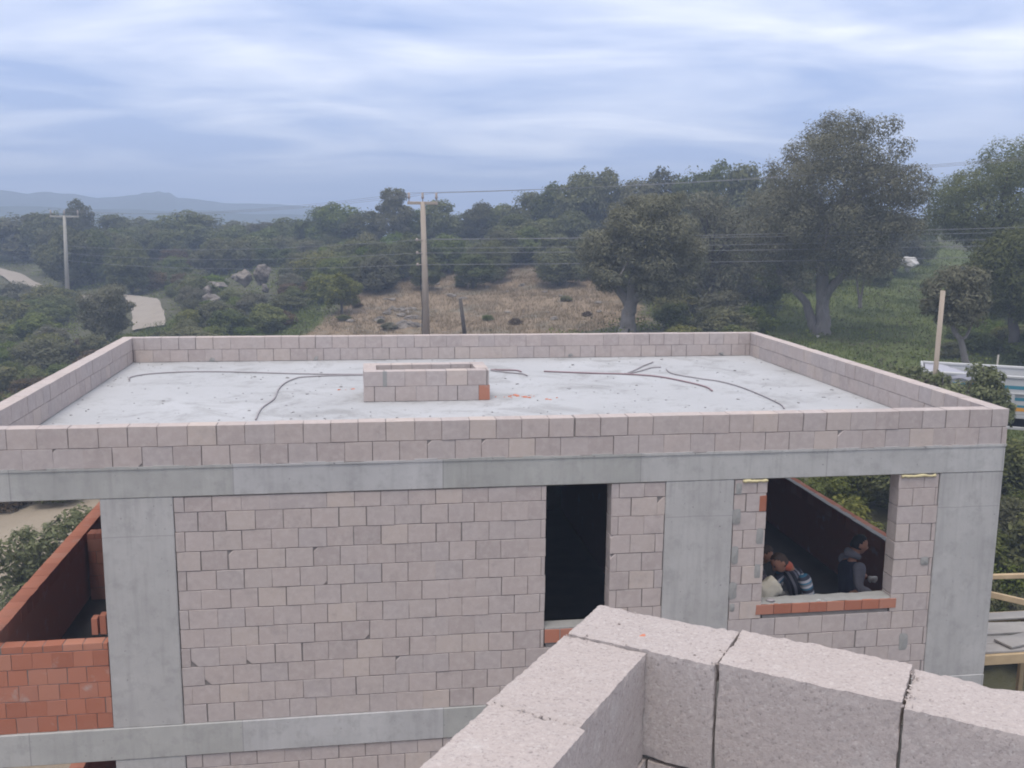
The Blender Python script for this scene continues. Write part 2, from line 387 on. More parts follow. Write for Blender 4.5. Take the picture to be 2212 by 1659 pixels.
# ------------------------------------------------------------------ terrain
CP = np.array([(-15, 15, -5.4), (-20, 28, -5.7), (-10.5, 5, -5.9), (-10, -6, -5.9), (0, -6, -5.6), (3.5, 2, -4.9), (6, 10, -3.55), (1, 9, -4.4),
      (-6, 10, -5.0), (-6, 20, -4.5), (0, 20, -3.9), (11.4, 28.2, -2.75), (3.0, 27, -2.65), (-4.3, 32.3, -3.35), (-2.5, 34.2, -3.06),
      (-.7, 52, -1.5), (-19, 51.2, -3.54), (-35.6, 75.7, -3.13), (-27, 62.6, -4.0), (-13, 48, -2.7), (-11, 34, -4.1), (28.3, 50.9, -1.3), (11, 73, .6),
      (32, 80, 1.2), (48, 48, .6), (20, 25, -2.7), (32, 22, -2.6), (14, 14, -3.3), (24, 10, -3.6), (-34, 97, -2.4), (-10, 92, -1.4), (8, 50, -1.3), (16, 42, -1.7),
      (-62, 60, -5), (-60, 112, -3.5), (0, 125, -1.5), (42, 125, 0), (-45, 30, -6), (-30, 10, -6), (-40, -30, -6), (40, -30, -5), (80, 60, 1), (-100, 150, -8), (0, 180, -6), (100, 150, 0), (-120, 20, -8), (120, 0, -2)], float)
def _phi(r2): return np.where(r2 > 0, r2*np.log(r2+1e-12), 0)
_n = len(CP); _K = np.zeros((_n+3, _n+3)); _d2 = ((CP[:, None, :2]-CP[None, :, :2])**2).sum(-1)
_K[:_n, :_n] = _phi(_d2)+np.eye(_n)*8.0; _K[:_n, _n] = 1; _K[:_n, _n+1:] = CP[:, :2]; _K[_n:, :_n] = _K[:_n, _n:].T
_W = np.linalg.solve(_K, np.concatenate([CP[:, 2], np.zeros(3)]))
def hgt_arr(x, y):
    x = np.asarray(x, float); y = np.asarray(y, float)
    d2 = (x[..., None]-CP[:, 0])**2+(y[..., None]-CP[:, 1])**2
    z = _phi(d2)@_W[:_n]+_W[_n]+x*_W[_n+1]+y*_W[_n+2]
    z = z+.10*np.sin(x*.55+1.3*np.sin(y*.31))*np.cos(y*.47+.8)+.05*np.sin(x*1.7+y*.9)
    inside = (x > -14) & (x < 3.5) & (y > -16) & (y < 8.5)        # levelled building plot
    return np.where(inside, np.minimum(z, -4.6), z)
def hgt(x, y): return float(hgt_arr(np.array([x]), np.array([y]))[0])
def ground(px, py, d):
    p = at(px, py, d); p[2] = hgt(p[0], p[1]); return p

def in_poly(x, y, poly):
    c = False; j = len(poly)-1
    for i in range(len(poly)):
        if (poly[i][1] > y) != (poly[j][1] > y) and x < (poly[j][0]-poly[i][0])*(y-poly[i][1])/(poly[j][1]-poly[i][1])+poly[i][0]: c = not c
        j = i
    return c
# ground covers as areas of the map (world x, y)
DRY = [(-13.5, 31), (-9, 38), (-7, 46), (-3, 53), (2, 54.5), (7, 50), (7, 40), (5, 31), (0, 29), (-7, 29)]
GREEN = [(5, 18), (8, 31), (13, 40), (22, 52), (34, 60), (40, 40), (34, 22), (22, 12), (8, 10)]
GREEN2 = [(-14, 29), (-20, 38), (-16, 46), (-9, 45), (-9, 38), (-13, 31)]
DIRT = [(-24, -12), (-24, 14), (-19, 22), (-13.5, 20), (-12.5, 9), (-4, 8.6), (0.0, 8.0), (0.0, -12)]
def inside_arr(X, Y, poly):
    c = np.zeros(X.shape, bool); j = len(poly)-1
    for i in range(len(poly)):
        xi, yi = poly[i]; xj, yj = poly[j]
        if yi != yj:
            c ^= ((yi > Y) != (yj > Y)) & (X < (xj-xi)*(Y-yi)/(yj-yi)+xi)
        j = i
    return c
xs = np.concatenate([np.arange(-150, -50, 4), np.arange(-50, 50, .8), np.arange(50, 151, 4)])
ys = np.concatenate([np.arange(-60, -12, 4), np.arange(-12, 90, .8), np.arange(90, 221, 4)])
GX, GY = np.meshgrid(xs, ys); GZ = hgt_arr(GX, GY)
nx, ny = len(xs), len(ys); idx = np.arange(nx*ny).reshape(ny, nx)
F = np.stack([idx[:-1, :-1], idx[:-1, 1:], idx[1:, 1:], idx[1:, :-1]], -1).reshape(-1, 4)
me = np_mesh('terrain', np.stack([GX, GY, GZ], -1).reshape(-1, 3), F, M_ground, True)
def blur(a, k=2):
    a = a.astype(float)
    for _ in range(k):
        b = a.copy(); b[1:-1, 1:-1] = (a[1:-1, 1:-1]*2+a[:-2, 1:-1]+a[2:, 1:-1]+a[1:-1, :-2]+a[1:-1, 2:])/6; a = b
    return a
for nm, polys in (('dry', [DRY]), ('green', [GREEN, GREEN2]), ('dirt', [DIRT])):
    a = np.zeros(GX.shape, bool)
    for p in polys: a |= inside_arr(GX, GY, p)
    at_ = me.attributes.new(nm, 'FLOAT', 'POINT'); at_.data.foreach_set('value', blur(a, 3).ravel().astype(np.float32))
tag(obj('terrain', me), kind='structure')
# low plain and sea out to the hills on the horizon
bm = bmesh.new()
vs = [bm.verts.new(c) for c in ((-1240, -210, -14), (1240, -210, -14), (1240, 1040, -14), (-1240, 1040, -14))]; bm.faces.new(vs)
tag(obj('sea', bm_mesh('sea', bm, M_sea)), kind='structure')

def mountain(name, d, prof, depth, seed):                   # prof: (px, py) skyline
    pts = [at(x, y, d) for x, y in prof]; rr = random.Random(seed); V = []; Fc = []; K = 9
    P = []
    for a, b in zip(pts[:-1], pts[1:]):
        for t in range(6): P.append(a+(b-a)*t/6)
    for i, p in enumerate(P):
        dirv = np.array([p[0]-CAM[0], p[1]-CAM[1]]); dirv /= np.linalg.norm(dirv)
        top = p[2]+18+.9*mnoise.noise(Vector((i*.17, seed, 0)))
        for k in range(K):
            t = (k/(K-1))*2-1; s = 1-abs(t)**1.3
            q = p[:2]+dirv*depth*t
            V.append((q[0], q[1], -18+top*s*(1+.05*mnoise.noise(Vector((i*.4, k*.9, seed)))*(1 if k != K//2 else 0))))
    for i in range(len(P)-1):
        for k in range(K-1): a = i*K+k; Fc.append((a, a+1, a+K+1, a+K))
    return tag(obj(name, np_mesh(name, V, Fc, M_hill, True)), kind='structure')
mountain('mountain_ridge', 500, [(-420, 420), (-200, 405), (-60, 412), (0, 411), (60, 419), (110, 414), (160, 419), (210, 428), (265, 424), (300, 420), (318, 415), (345, 413), (365, 417), (385, 428), (430, 430), (480, 438), (540, 440), (600, 441), (660, 446), (720, 455), (800, 463)], 80, 3)
mountain('mountain_ridge', 350, [(-400, 440), (-150, 436), (0, 446), (150, 450), (300, 452), (420, 456), (520, 461), (620, 463), (740, 470)], 55, 9)

# ------------------------------------------------------------------ dirt road draped on the slope
def road(name, path, width):
    P = spline(path, 8); V = []; Fc = []; K = 7
    for i, p in enumerate(P):
        t = P[min(i+1, len(P)-1)]-P[max(i-1, 0)]; t = t[:2]/np.linalg.norm(t[:2]); nrm = np.array([-t[1], t[0]])
        for k in range(K):
            s = (k/(K-1)-.5)*width*(1+.10*mnoise.noise(Vector((i*.5, k, 2))))
            q = p[:2]+nrm*s; V.append((q[0], q[1], hgt(q[0], q[1])+.05+(.03 if k in (2, 4) else .06)))
    for i in range(len(P)-1):
        for k in range(K-1): a = i*K+k; Fc.append((a, a+1, a+K+1, a+K))
    return tag(obj(name, np_mesh(name, V, Fc, M_road, True)), kind='structure')
ROADP = [tuple(at(x, y, d)[:2]) for x, y, d in ((322, 696, 53), (318, 665, 58), (296, 632, 66), (200, 618, 72), (95, 604, 78), (20, 584, 88), (-80, 555, 100), (-200, 535, 112))]
road('dirt_road', [np.array(p) for p in ROADP], 1.6)

# ------------------------------------------------------------------ the unfinished house
# x runs along its front, y into depth; (0, 0, 0) is the outer top corner of the front parapet
HW, HD = 10.72, 7.07
house = thing('unfinished_house', 'two-storey unfinished house of pale blocks in a grey concrete frame, flat white roof', 'house', (0, 0, 0))
_bc = {}
def block_mesh(Lc, T, H, var, mat, jitter=.002, chip=0):
    key = (round(Lc, 3), round(T, 3), round(H, 3), var, mat.name, chip)
    if key in _bc: return _bc[key]
    rr = random.Random(hash((key[0], key[1], key[2], var)) & 0xffff)
    bm = bmesh.new(); v = add_box(bm, 0, Lc, 0, T, 0, H)
    for q in v: q.co += Vector((rr.uniform(-jitter, jitter), rr.uniform(-jitter, jitter), rr.uniform(-jitter, jitter)))
    if chip:                                                # a broken lower or upper corner on the outer face
        c = v[{1: 0, 2: 1, 3: 4}[chip]]; s = rr.uniform(.035, .075)
        bmesh.ops.bevel(bm, geom=[c], offset=s, segments=1, affect='VERTICES')
    bmesh.ops.bevel(bm, geom=[e for e in bm.edges], offset=.0022, segments=1, affect='EDGES')
    _bc[key] = bm_mesh('block', bm, mat); return _bc[key]
def build_wall(parent, name, origin, rz, length, z0, heights, Lb, T, joint=.006, openings=(), offs=(0, .5), mat=None, core=True, piece='block', face=0.0, chips=.05, core_mat=None, seed=1, joint_v=None, brick_at=(), y_core=None):
    """wall local frame: x along, y into its thickness (outer face y=0), origin at its outer lower corner"""
    rr = random.Random(seed); mat = mat or M_block; joint_v = joint if joint_v is None else joint_v
    top = z0+sum(heights)
    bm = bmesh.new(); rec = .008
    cuts = sorted({0.0, length, *[o[0] for o in openings], *[o[1] for o in openings]})
    for a, b in zip(cuts[:-1], cuts[1:]):
        if b-a < 1e-4: continue
        mid = (a+b)/2; spans = [(z0, top)]
        for o in openings:
            if o[0] <= mid <= o[1]:
                ns = []
                for s in spans:
                    if o[2] > s[0]: ns.append((s[0], min(o[2], s[1])))
                    if o[3] < s[1]: ns.append((max(o[3], s[0]), s[1]))
                spans = [s for s in ns if s[1]-s[0] > .02]
        for s in spans: add_box(bm, a+.02, b-.02, rec, T-rec, s[0]-z0+.004, s[1]-z0-rec)
    w = obj(name, bm_mesh(name, bm, core_mat or M_mortar), parent, origin, (0, 0, rz))
    z = z0
    for ci, h in enumerate(heights):
        free = [(0.0, length)]
        for o in openings:
            if z+h*.5 > o[2] and z+h*.5 < o[3]:
                nf = []
                for a, b in free:
                    if o[1] <= a or o[0] >= b: nf.append((a, b)); continue
                    if o[0] > a: nf.append((a, o[0]))
                    if o[1] < b: nf.append((o[1], b))
                free = nf
        off = offs[ci % len(offs)]*Lb
        for a, b in free:
            js = [a]; k = math.floor((a-off)/Lb)
            x = off+k*Lb
            while x < b-.03:
                if x > a+.03: js.append(x+rr.uniform(-.008, .008))
                x += Lb
            js.append(b)
            for i in range(len(js)-1):
                jv = joint_v*rr.choice((.25, .4, .6, 1.0, 1.1, 1.2) if rr.random() > .06 else (2.2, 2.8)); l = js[i+1]-js[i]-jv
                if l < .02: continue
                lq = round(l/.006)*.006
                ch = rr.choice((1, 2, 3)) if rr.random() < chips else 0
                isb = any(abs((js[i]+js[i+1])/2-bx) < .06 and abs(z+h/2-bz) < .08 for bx, bz in brick_at)
                o = obj('brick' if isb else piece, block_mesh(lq, T, h-joint, rr.randrange(3), M_brick if isb else mat, chip=ch), w,
                        (js[i]+jv/2+rr.uniform(-.001, .001), face+rr.uniform(-.003, .003), z-z0+joint/2+rr.uniform(-.001, .001)), (0, rr.uniform(-.004, .004), rr.uniform(-.004, .004)))
        z += h
    return w
PT = .168
R2 = [.2, .2]
build_wall(house, 'front_parapet', (-HW, 0, -.4), 0, HW, -.4, R2, .2705, PT, offs=(.40, .92), seed=3)
build_wall(house, 'back_parapet', (-PT-.003, HD, -.4), math.pi, HW-2*PT-.006, -.4, R2, .27, PT, offs=(.3, .8), seed=4, chips=.02)
build_wall(house, 'left_parapet', (-HW, HD, -.4), -math.pi/2, HD-PT-.003, -.4, R2, .27, PT, offs=(.1, .6), seed=5, chips=.02)
build_wall(house, 'right_parapet', (0, PT+.003, -.4), math.pi/2, HD-PT-.003, -.4, R2, .27, PT, offs=(.45, .95), seed=6, chips=.02)
# grey lumps standing in for dark notches in block corners, roof side
for px, py in ((458, 775), (682, 770), (1233, 766), (1557, 763)):
    p = at_y(px, py, HD-PT)
    rr = random.Random(px); bm = bmesh.new(); vs = [bm.verts.new((rr.uniform(-.05, .05), rr.uniform(-.02, .005), rr.uniform(-.0, .07))) for _ in range(9)]
    bmesh.ops.convex_hull(bm, input=vs); obj('mortar_lump', bm_mesh('mortar_lump', bm, M_smear), house, (p[0], p[1]-.002, -.398))

def part(name, x0, x1, y0, y1, z0, z1, mat, bev=.008, parent=house, seed=0, jit=0):
    return obj(name, box_mesh(name, x0, x1, y0, y1, z0, z1, mat, bev, jit, seed), parent)
ZB, ZL, ZLB = -.70, -3.06, -3.40
part('roof_slab', -HW+.16, -.16, .16, HD-.16, -.56, -.402, M_screed)
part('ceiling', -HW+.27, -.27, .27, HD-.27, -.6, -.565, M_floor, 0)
part('front_beam', -HW, 0, 0, .25, ZB, -.404, M_beam)
part('back_beam', -HW, 0, HD-.25, HD, ZB, -.404, M_beam)
part('left_beam', -HW, -HW+.25, .252, HD-.252, ZB, -.404, M_beam)
part('right_beam', -.25, 0, .252, HD-.252, ZB, -.404, M_beam)
# a ragged lip of concrete along the top of the beam under the parapet
bm = bmesh.new(); x = -HW; rr = random.Random(5)
while x < -.05:
    l = rr.uniform(.05, .22); h = rr.uniform(.004, .02)
    add_box(bm, x, min(x+l, 0), -.006-rr.uniform(0, .004), .05, -.404-.012, -.404+h); x += l
obj('beam_lip', bm_mesh('beam_lip', bm, M_beam), house)
for x0, x1 in ((-.739, 0), (-3.813, -3.072), (-9.408, -8.736)):
    part('column', x0, x1, 0.004, .26, ZL-.002, ZB-.002, M_conc)
    part('column', x0, x1, 0.004, .26, -6.2, ZLB-.002, M_conc)
for x0, x1 in ((-.739, 0), (-3.813, -3.072), (-9.408, -8.736), (-HW, -HW+.3)):
    part('column', x0, x1, HD-.26, HD-.004, ZL, ZB-.002, M_conc); part('column', x0, x1, HD-.26, HD-.004, -6.2, ZLB, M_conc)
part('column', -HW, -HW+.2, .004, .26, ZL, ZB-.002, M_conc); part('column', -HW, -HW+.2, .004, .26, -6.2, ZLB, M_conc)
part('lower_front_beam', -HW, 0, -.004, .26, ZLB, ZL, M_beam)
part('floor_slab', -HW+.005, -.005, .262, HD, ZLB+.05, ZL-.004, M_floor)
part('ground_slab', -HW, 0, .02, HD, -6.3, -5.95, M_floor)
# interior and rear walls, seen only as dark masses
part('rear_wall', -HW+.32, -.3, HD-.22, HD-.03, ZL, ZB-.004, M_brick, 0)
part('partition_wall', -3.52, -3.36, .3, HD-.25, ZL, -.61, M_brick, 0)
part('partition_wall', -8.98, -8.80, .3, HD-.25, ZL, -.61, M_brick, 0)
part('partition_wall', -6.2, -6.04, 2.6, HD-.25, ZL, -.61, M_brick, 0)
part('lower_rear_wall', -HW+.32, -.3, HD-.22, HD-.03, -5.95, ZLB, M_brick, 0)
part('lower_partition_wall', -8.98, -8.80, .3, HD-.25, -5.95, ZLB, M_brick, 0)
part('left_side_wall', -HW+.02, -HW+.18, 5.0, HD-.27, ZL+.9, ZB-.004, M_brick, 0)  # unseen upper stretch, added to keep light out of the left room
part('right_side_wall', -.18, -.02, 5.6, HD-.27, ZL+.9, ZB-.004, M_brick, 0)  # its unseen counterpart on the right, added to darken the interior
build_wall(house, 'cross_wall', (-10.5, 3.5, ZL), 0, 1.5, ZL, [.166]*5+[.08], .2, .19, mat=M_brick, piece='brick', seed=71, chips=0)
# main infill wall of the front with the tall opening
X0 = -8.730; rows = [.2]*11+[.155]
build_wall(house, 'infill_wall', (X0, .010, ZL), 0, -3.819-X0, ZL, rows, .2705, .19, joint=.007, offs=(.82, .34), seed=11, chips=.05,
           openings=((-5.075-X0, -4.392-X0, -2.41, 0),))
bm = bmesh.new(); add_box(bm, -5.07, -4.397, .012, .20, -2.41, -2.245)
obj('opening_sill_core', bm_mesh('opening_sill_core', bm, M_smear), house)
for i in range(4):
    obj('brick', block_mesh(.16, .19, .145, i % 3, M_brick), house, (-5.07+i*.169, .004, -2.405))
obj('brick', block_mesh(.075, .19, .17, 1, M_brick), house, (-2.782, .003, -1.055))
# infill round the window
X1 = -3.066; WL, WR = -2.702, -1.211
build_wall(house, 'window_wall', (X1, .010, ZL), 0, -.745-X1, ZL, rows, .2705, .19, joint=.007, offs=(.45, .95), seed=12, chips=.05,
           openings=((WL-X1, WR-X1, -2.215, 0),))
bm = bmesh.new(); add_box(bm, WL-.055, WR+.075, .016, .20, -2.213, -2.108); obj('sill_core', bm_mesh('sill_core', bm, M_smear), house)
for i in range(8):
    xx = WL-.058+i*.203
    obj('sill_brick', block_mesh(.198, .06, .108, i % 3, M_brick), house, (xx, .002, -2.213))
bm = bmesh.new(); rr = random.Random(2); nxs = 26
V = []
for j in range(5):
    for i in range(nxs):
        V.append(bm.verts.new((WL-.004+(WR-WL+.008)*i/(nxs-1), .012+.185*j/4, -2.092+rr.uniform(-.006, .006)-(.012 if j == 0 else 0))))
for j in range(4):
    for i in range(nxs-1): bm.faces.new((V[j*nxs+i], V[j*nxs+i+1], V[(j+1)*nxs+i+1], V[(j+1)*nxs+i]))
obj('sill_mortar', bm_mesh('sill_mortar', bm, M_smear, True), house)
# smears of grey mortar at the toothed joints of the window piers and yellow foam above them
for x, z, w_, h_ in ((-3.03, -1.10, .10, .17), (-3.03, -1.53, .08, .2), (-3.03, -1.93, .09, .2), (-2.76, -1.33, .085, .18), (-2.77, -1.72, .075, .17), (-3.02, -.80, .075, .13), (-.84, -1.69, .10, .10), (-1.02, -2.62, .11, .2), (-3.03, -2.12, .06, .09)):
    rr = random.Random(int(x*1000+z*333)); bm = bmesh.new()
    ring = [bm.verts.new((w_*.5*math.copysign(abs(math.cos(a))**.35, math.cos(a))*rr.uniform(.82, 1.04), .004, h_*.5*math.copysign(abs(math.sin(a))**.35, math.sin(a))*rr.uniform(.9, 1.04))) for a in np.linspace(0, 2*math.pi, 17)[:-1]]
    c = bm.verts.new((0, -.004, 0))
    for i in range(len(ring)): bm.faces.new((ring[i], ring[(i+1) % len(ring)], c))
    obj('mortar_smear', bm_mesh('mortar_smear', bm, M_smear), house, (x, .003, z))
for x0, x1 in ((-2.98, -2.705), (-1.19, -.80)):
    rr = random.Random(int(x0*100)); bm = bmesh.new(); k = 12
    pts = [(x0+(x1-x0)*i/(k-1), .004, -.714-rr.uniform(0, .012)) for i in range(k)]
    tube_bm(bm, pts, [rr.uniform(.010, .022) for _ in range(k)], 6); obj('foam_bead', bm_mesh('foam_bead', bm, M_foam, True), house)
# half-built clay side walls and the clay front wall of the left bay
hb = [.166]*5+[.08]
def clay_side(name, x_out, rz, y0, length, z0, seed):
    w = part(name, x_out+.006 if rz > 0 else x_out, x_out+.19 if rz < 0 else x_out-.006, y0, y0+length, z0, z0+.74, M_brick, 0)
    return w
for zf, s in ((ZL, 0), (-5.95, 1)):
    part('left_side_wall', -HW+.02, -HW+.18, .27, HD-.27, zf, zf+.745, M_brick, 0)
    build_wall(house, 'left_wall_top', (-HW+.005, HD-.27, zf+.746), -math.pi/2, HD-.54, zf+.746, [.164], .2, .185, mat=M_brick, piece='brick', seed=21+s, chips=.02, core_mat=M_smear)
    part('right_side_wall', -.18, -.02, .27, HD-.27, zf, zf+.745, M_brick, 0)
    build_wall(house, 'right_wall_top', (-.005, .27, zf+.746), math.pi/2, HD-.54, zf+.746, [.164], .2, .185, mat=M_brick, piece='brick', seed=23+s, chips=.02, core_mat=M_smear)
bm = bmesh.new(); rr = random.Random(31); k = 40               # mortar bed left along the inner half of the right wall top
for i in range(k):
    y = .3+(HD-.6)*i/k; add_box(bm, -.188, -.10-rr.uniform(0, .02), y, y+(HD-.6)/k, ZL+.905, ZL+.915+rr.uniform(0, .008))
obj('mortar_bed', bm_mesh('mortar_bed', bm, M_smear), house)
build_wall(house, 'clay_front_wall', (-HW+.205, .02, ZL), 0, -9.414+HW-.205, ZL, [.166]*5+[.075], .186, .135, joint=.007, mat=M_brick, piece='brick', offs=(.1, .62, .3, .8), seed=25, chips=.03)
# lower storey front
build_wall(house, 'lower_infill_wall', (X0, .012, -5.95), 0, -3.819-X0, -5.95, [.2]*12+[.145], .2705, .19, joint=.007, offs=(.6, .1), seed=13)
build_wall(house, 'lower_window_wall', (X1, .012, -5.95), 0, -.745-X1, -5.95, [.2]*12+[.145], .2705, .19, joint=.007, offs=(.6, .1), seed=14, openings=((.5, 1.9, -5, -3.9),))

# ------------------------------------------------------------------ block curb of the shaft in the middle of the roof
curb = thing('roof_curb', 'low rectangular curb of pale blocks standing open on the white roof', 'curb', (-6.90, 3.14, -.4))
build_wall(curb, 'front_side', (0, 0, 0), 0, 1.64, -.4, R2, .27, .168, joint=.006, offs=(.52, .96), seed=41, chips=0, brick_at=((1.56, -.3),))
build_wall(curb, 'back_side', (1.64, .74, 0), math.pi, 1.64, -.4, R2, .27, .168, joint=.006, offs=(.2, .7), seed=42, chips=0)
build_wall(curb, 'left_side', (0, .568, 0), -math.pi/2, .396, -.4, R2, .20, .168, joint=.006, offs=(0, .5), seed=43, chips=0)
build_wall(curb, 'right_side', (1.64, .172, 0), math.pi/2, .396, -.4, R2, .20, .168, joint=.006, offs=(0, .5), seed=44, chips=0)
obj('brick', block_mesh(.032, .12, .15, 0, M_brick), curb, (.253, -.003, .215))
bm = bmesh.new(); add_box(bm, .245, .30, -.0035, .02, .20, .398); obj('mortar_gap', bm_mesh('mortar_gap', bm, M_smear), curb)

# ------------------------------------------------------------------ conduits lying on the roof
def lying(px_pts, z=-.388): return [at_z(x, y, z) for x, y in px_pts]
def conduit(label, px_pts, r, mat, lift=0):
    P = spline(lying(px_pts), 8)
    if lift: P = [p+np.array([0, 0, lift*math.sin(math.pi*i/(len(P)-1))]) for i, p in enumerate(P)]
    bm = bmesh.new(); tube_bm(bm, P, [r]*len(P), 7)
    o = obj('conduit', bm_mesh('conduit', bm, mat, True)); return tag(o, label, 'conduit', 'conduits lying on the white roof')
conduit('long grey conduit running from the far left of the roof to the block curb', [(279.4, 820.6), (283.8, 813.9), (324.5, 807.2), (400, 803), (490, 802.8), (607, 806), (700, 808), (784, 808.5)], .0095, M_conduit)
conduit('grey conduit bending forward to the front parapet left of the curb', [(552.4, 906), (564.6, 882), (591, 862), (601, 841.5), (615.5, 827), (639, 817), (656, 814), (720, 811), (784, 810)], .0095, M_conduit)
conduit('short straight conduit stub leaving the right end of the curb', [(1060, 798.4), (1085, 799), (1115, 799.7), (1126, 802.7)], .0115, M_conduit_red)
conduit('short conduit stub curling forward right of the curb', [(1060, 799.6), (1102, 804.8), (1128, 807), (1139, 811.2)], .010, M_conduit)
conduit('long conduit curving forward over the right half of the roof', [(1175, 801.8), (1274, 805.7), (1360, 808.2), (1424, 813.4), (1480, 824), (1523, 834.8), (1538.6, 844)], .0115, M_conduit_red)
conduit('thin conduit offshoot pointing to the back parapet, rear one of the forked pair', [(1352, 807), (1372, 799), (1390, 789.8), (1411, 782)], .0095, M_conduit)
conduit('thin conduit offshoot of the forked pair, front one with a curled tip', [(1352, 808), (1385, 800.5), (1407, 794), (1428, 792.8)], .0095, M_conduit)
conduit('rightmost conduit sweeping across the roof to the front parapet', [(1439, 797), (1454, 807), (1510, 817), (1557, 824), (1604, 837), (1651, 856), (1686, 873), (1694, 882)], .0095, M_conduit)

# crumbs of mortar and block trodden over the roof
def crumbs(name, pts, mat, smin, smax, seed, z):
    rr = random.Random(seed); bm = bmesh.new()
    for (x, y) in pts:
        s = rr.uniform(smin, smax)*(1 if rr.random() < .85 else 1.9); k = rr.choice((4, 5, 6)); h = s*rr.uniform(.15, .5); a0 = rr.uniform(0, 6.28)
        st = rr.uniform(.5, 1); ro = rr.uniform(0, 3.14)
        lo = []; hi = []
        for i in range(k):
            a = a0+i*2*math.pi/k; rad = s*rr.uniform(.6, 1.1); X = rad*math.cos(a); Y = rad*st*math.sin(a)
            X, Y = X*math.cos(ro)-Y*math.sin(ro), X*math.sin(ro)+Y*math.cos(ro)
            lo.append(bm.verts.new((x+X, y+Y, z))); hi.append(bm.verts.new((x+X*.75, y+Y*.75, z+h*rr.uniform(.6, 1.1))))
        for i in range(k): j = (i+1) % k; bm.faces.new((lo[i], lo[j], hi[j], hi[i]))
        bm.faces.new(hi)
    return tag(obj(name, bm_mesh(name, bm, mat)), 'scattered grey crumbs of mortar and block on the white roof' if mat is M_chip else 'scattered red brick crumbs on the white roof', 'rubble', kind='stuff')
rr = random.Random(77); pts = []
while len(pts) < 560:
    x = rr.uniform(-HW+.2, -.2); y = rr.uniform(.2, HD-.2)
    if -7.0 < x < -5.2 and 3.05 < y < 3.95: continue
    if mnoise.noise(Vector((x*.8, y*.8, 3)))+rr.uniform(-.5, .5) < .0: continue
    pts.append((x, y))
crumbs('roof_rubble', pts, M_chip, .006, .022, 1, -.4015)
pts = []
for px, py, n_ in ((1130, 856, 14), (1160, 860, 5), (740, 843, 3), (1090, 857, 3)):
    c = at_z(px, py, -.4)
    for _ in range(n_): pts.append((c[0]+rr.gauss(0, .13), c[1]+rr.gauss(0, .07)))
crumbs('roof_brick_rubble', pts, M_chip_red, .010, .036, 2, -.4013)

# ------------------------------------------------------------------ near parapet corner (the house the photo is taken from)
ZT = CAM[2]-.72; kf = .72
AR = math.radians(-36.0)                                        # direction of the right arm
oc = np.array([CAM[0]+.601*kf, CAM[1]+2.389*kf])
near = thing('near_parapet', 'rough pale block parapet corner filling the foreground', 'parapet', (oc[0], oc[1], ZT-.2), AR)
TN = .149
def rough_block(name, x0, x1, y0, y1, z0, z1, seed, parent, cell=.0065, detail=True):
    """pumice block with crumbling arrises; local box"""
    bm = bmesh.new(); add_box(bm, x0, x1, y0, y1, z0, z1)
    L = max(x1-x0, y1-y0)
    def cut_axis(ax, a, b, c):
        k = max(1, int((b-a)/c))
        for i in range(1, k):
            co = [0, 0, 0]; no = [0, 0, 0]; co[ax] = a+(b-a)*i/k; no[ax] = 1
            bmesh.ops.bisect_plane(bm, geom=bm.verts[:]+bm.edges[:]+bm.faces[:], plane_co=co, plane_no=no)
    cut_axis(0, x0, x1, cell); cut_axis(1, y0, y1, cell); cut_axis(2, z0, z1, cell*1.6)
    off = Vector((seed*3.7, seed*1.3, seed*2.1)); rr = random.Random(seed)
    for v in bm.verts:
        p = v.co.copy()
        dx = min(p.x-x0, x1-p.x); dy = min(p.y-y0, y1-p.y); dz = min(p.z-z0, z1-p.z)
        ds = sorted((dx, dy, dz)); e = ds[1]                     # distance to the nearest arris
        c = Vector(((x0+x1)/2, (y0+y1)/2, (z0+z1)/2))
        inw = Vector((1 if p.x-x0 < x1-p.x else -1, 1 if p.y-y0 < y1-p.y else -1, 1 if p.z-z0 < z1-p.z else -1))
        if e < .022:
            f = (1-e/.022)**2
            n1_ = mnoise.noise(p*38+off); n2_ = mnoise.noise(p*120+off)
            amt = f*(.0006+.0042*max(0, n1_)+.0022*n2_+(.016*max(0, mnoise.noise(p*11+off)-.32)))
            v.co += Vector((inw.x*(dx < .022), inw.y*(dy < .022), inw.z*(dz < .022)))*amt*.5
        nv = Vector((mnoise.noise(p*150+off), mnoise.noise(p*150+off+Vector((9, 0, 0))), mnoise.noise(p*150+off+Vector((0, 9, 0)))))
        v.co += nv*.0011
        if p.z > z1-1e-5: v.co.z += .0016*mnoise.noise(p*45+off)+.0008*rr.uniform(-1, 1)
    return obj(name, bm_mesh(name, bm, M_block_near), parent)
HB = .192
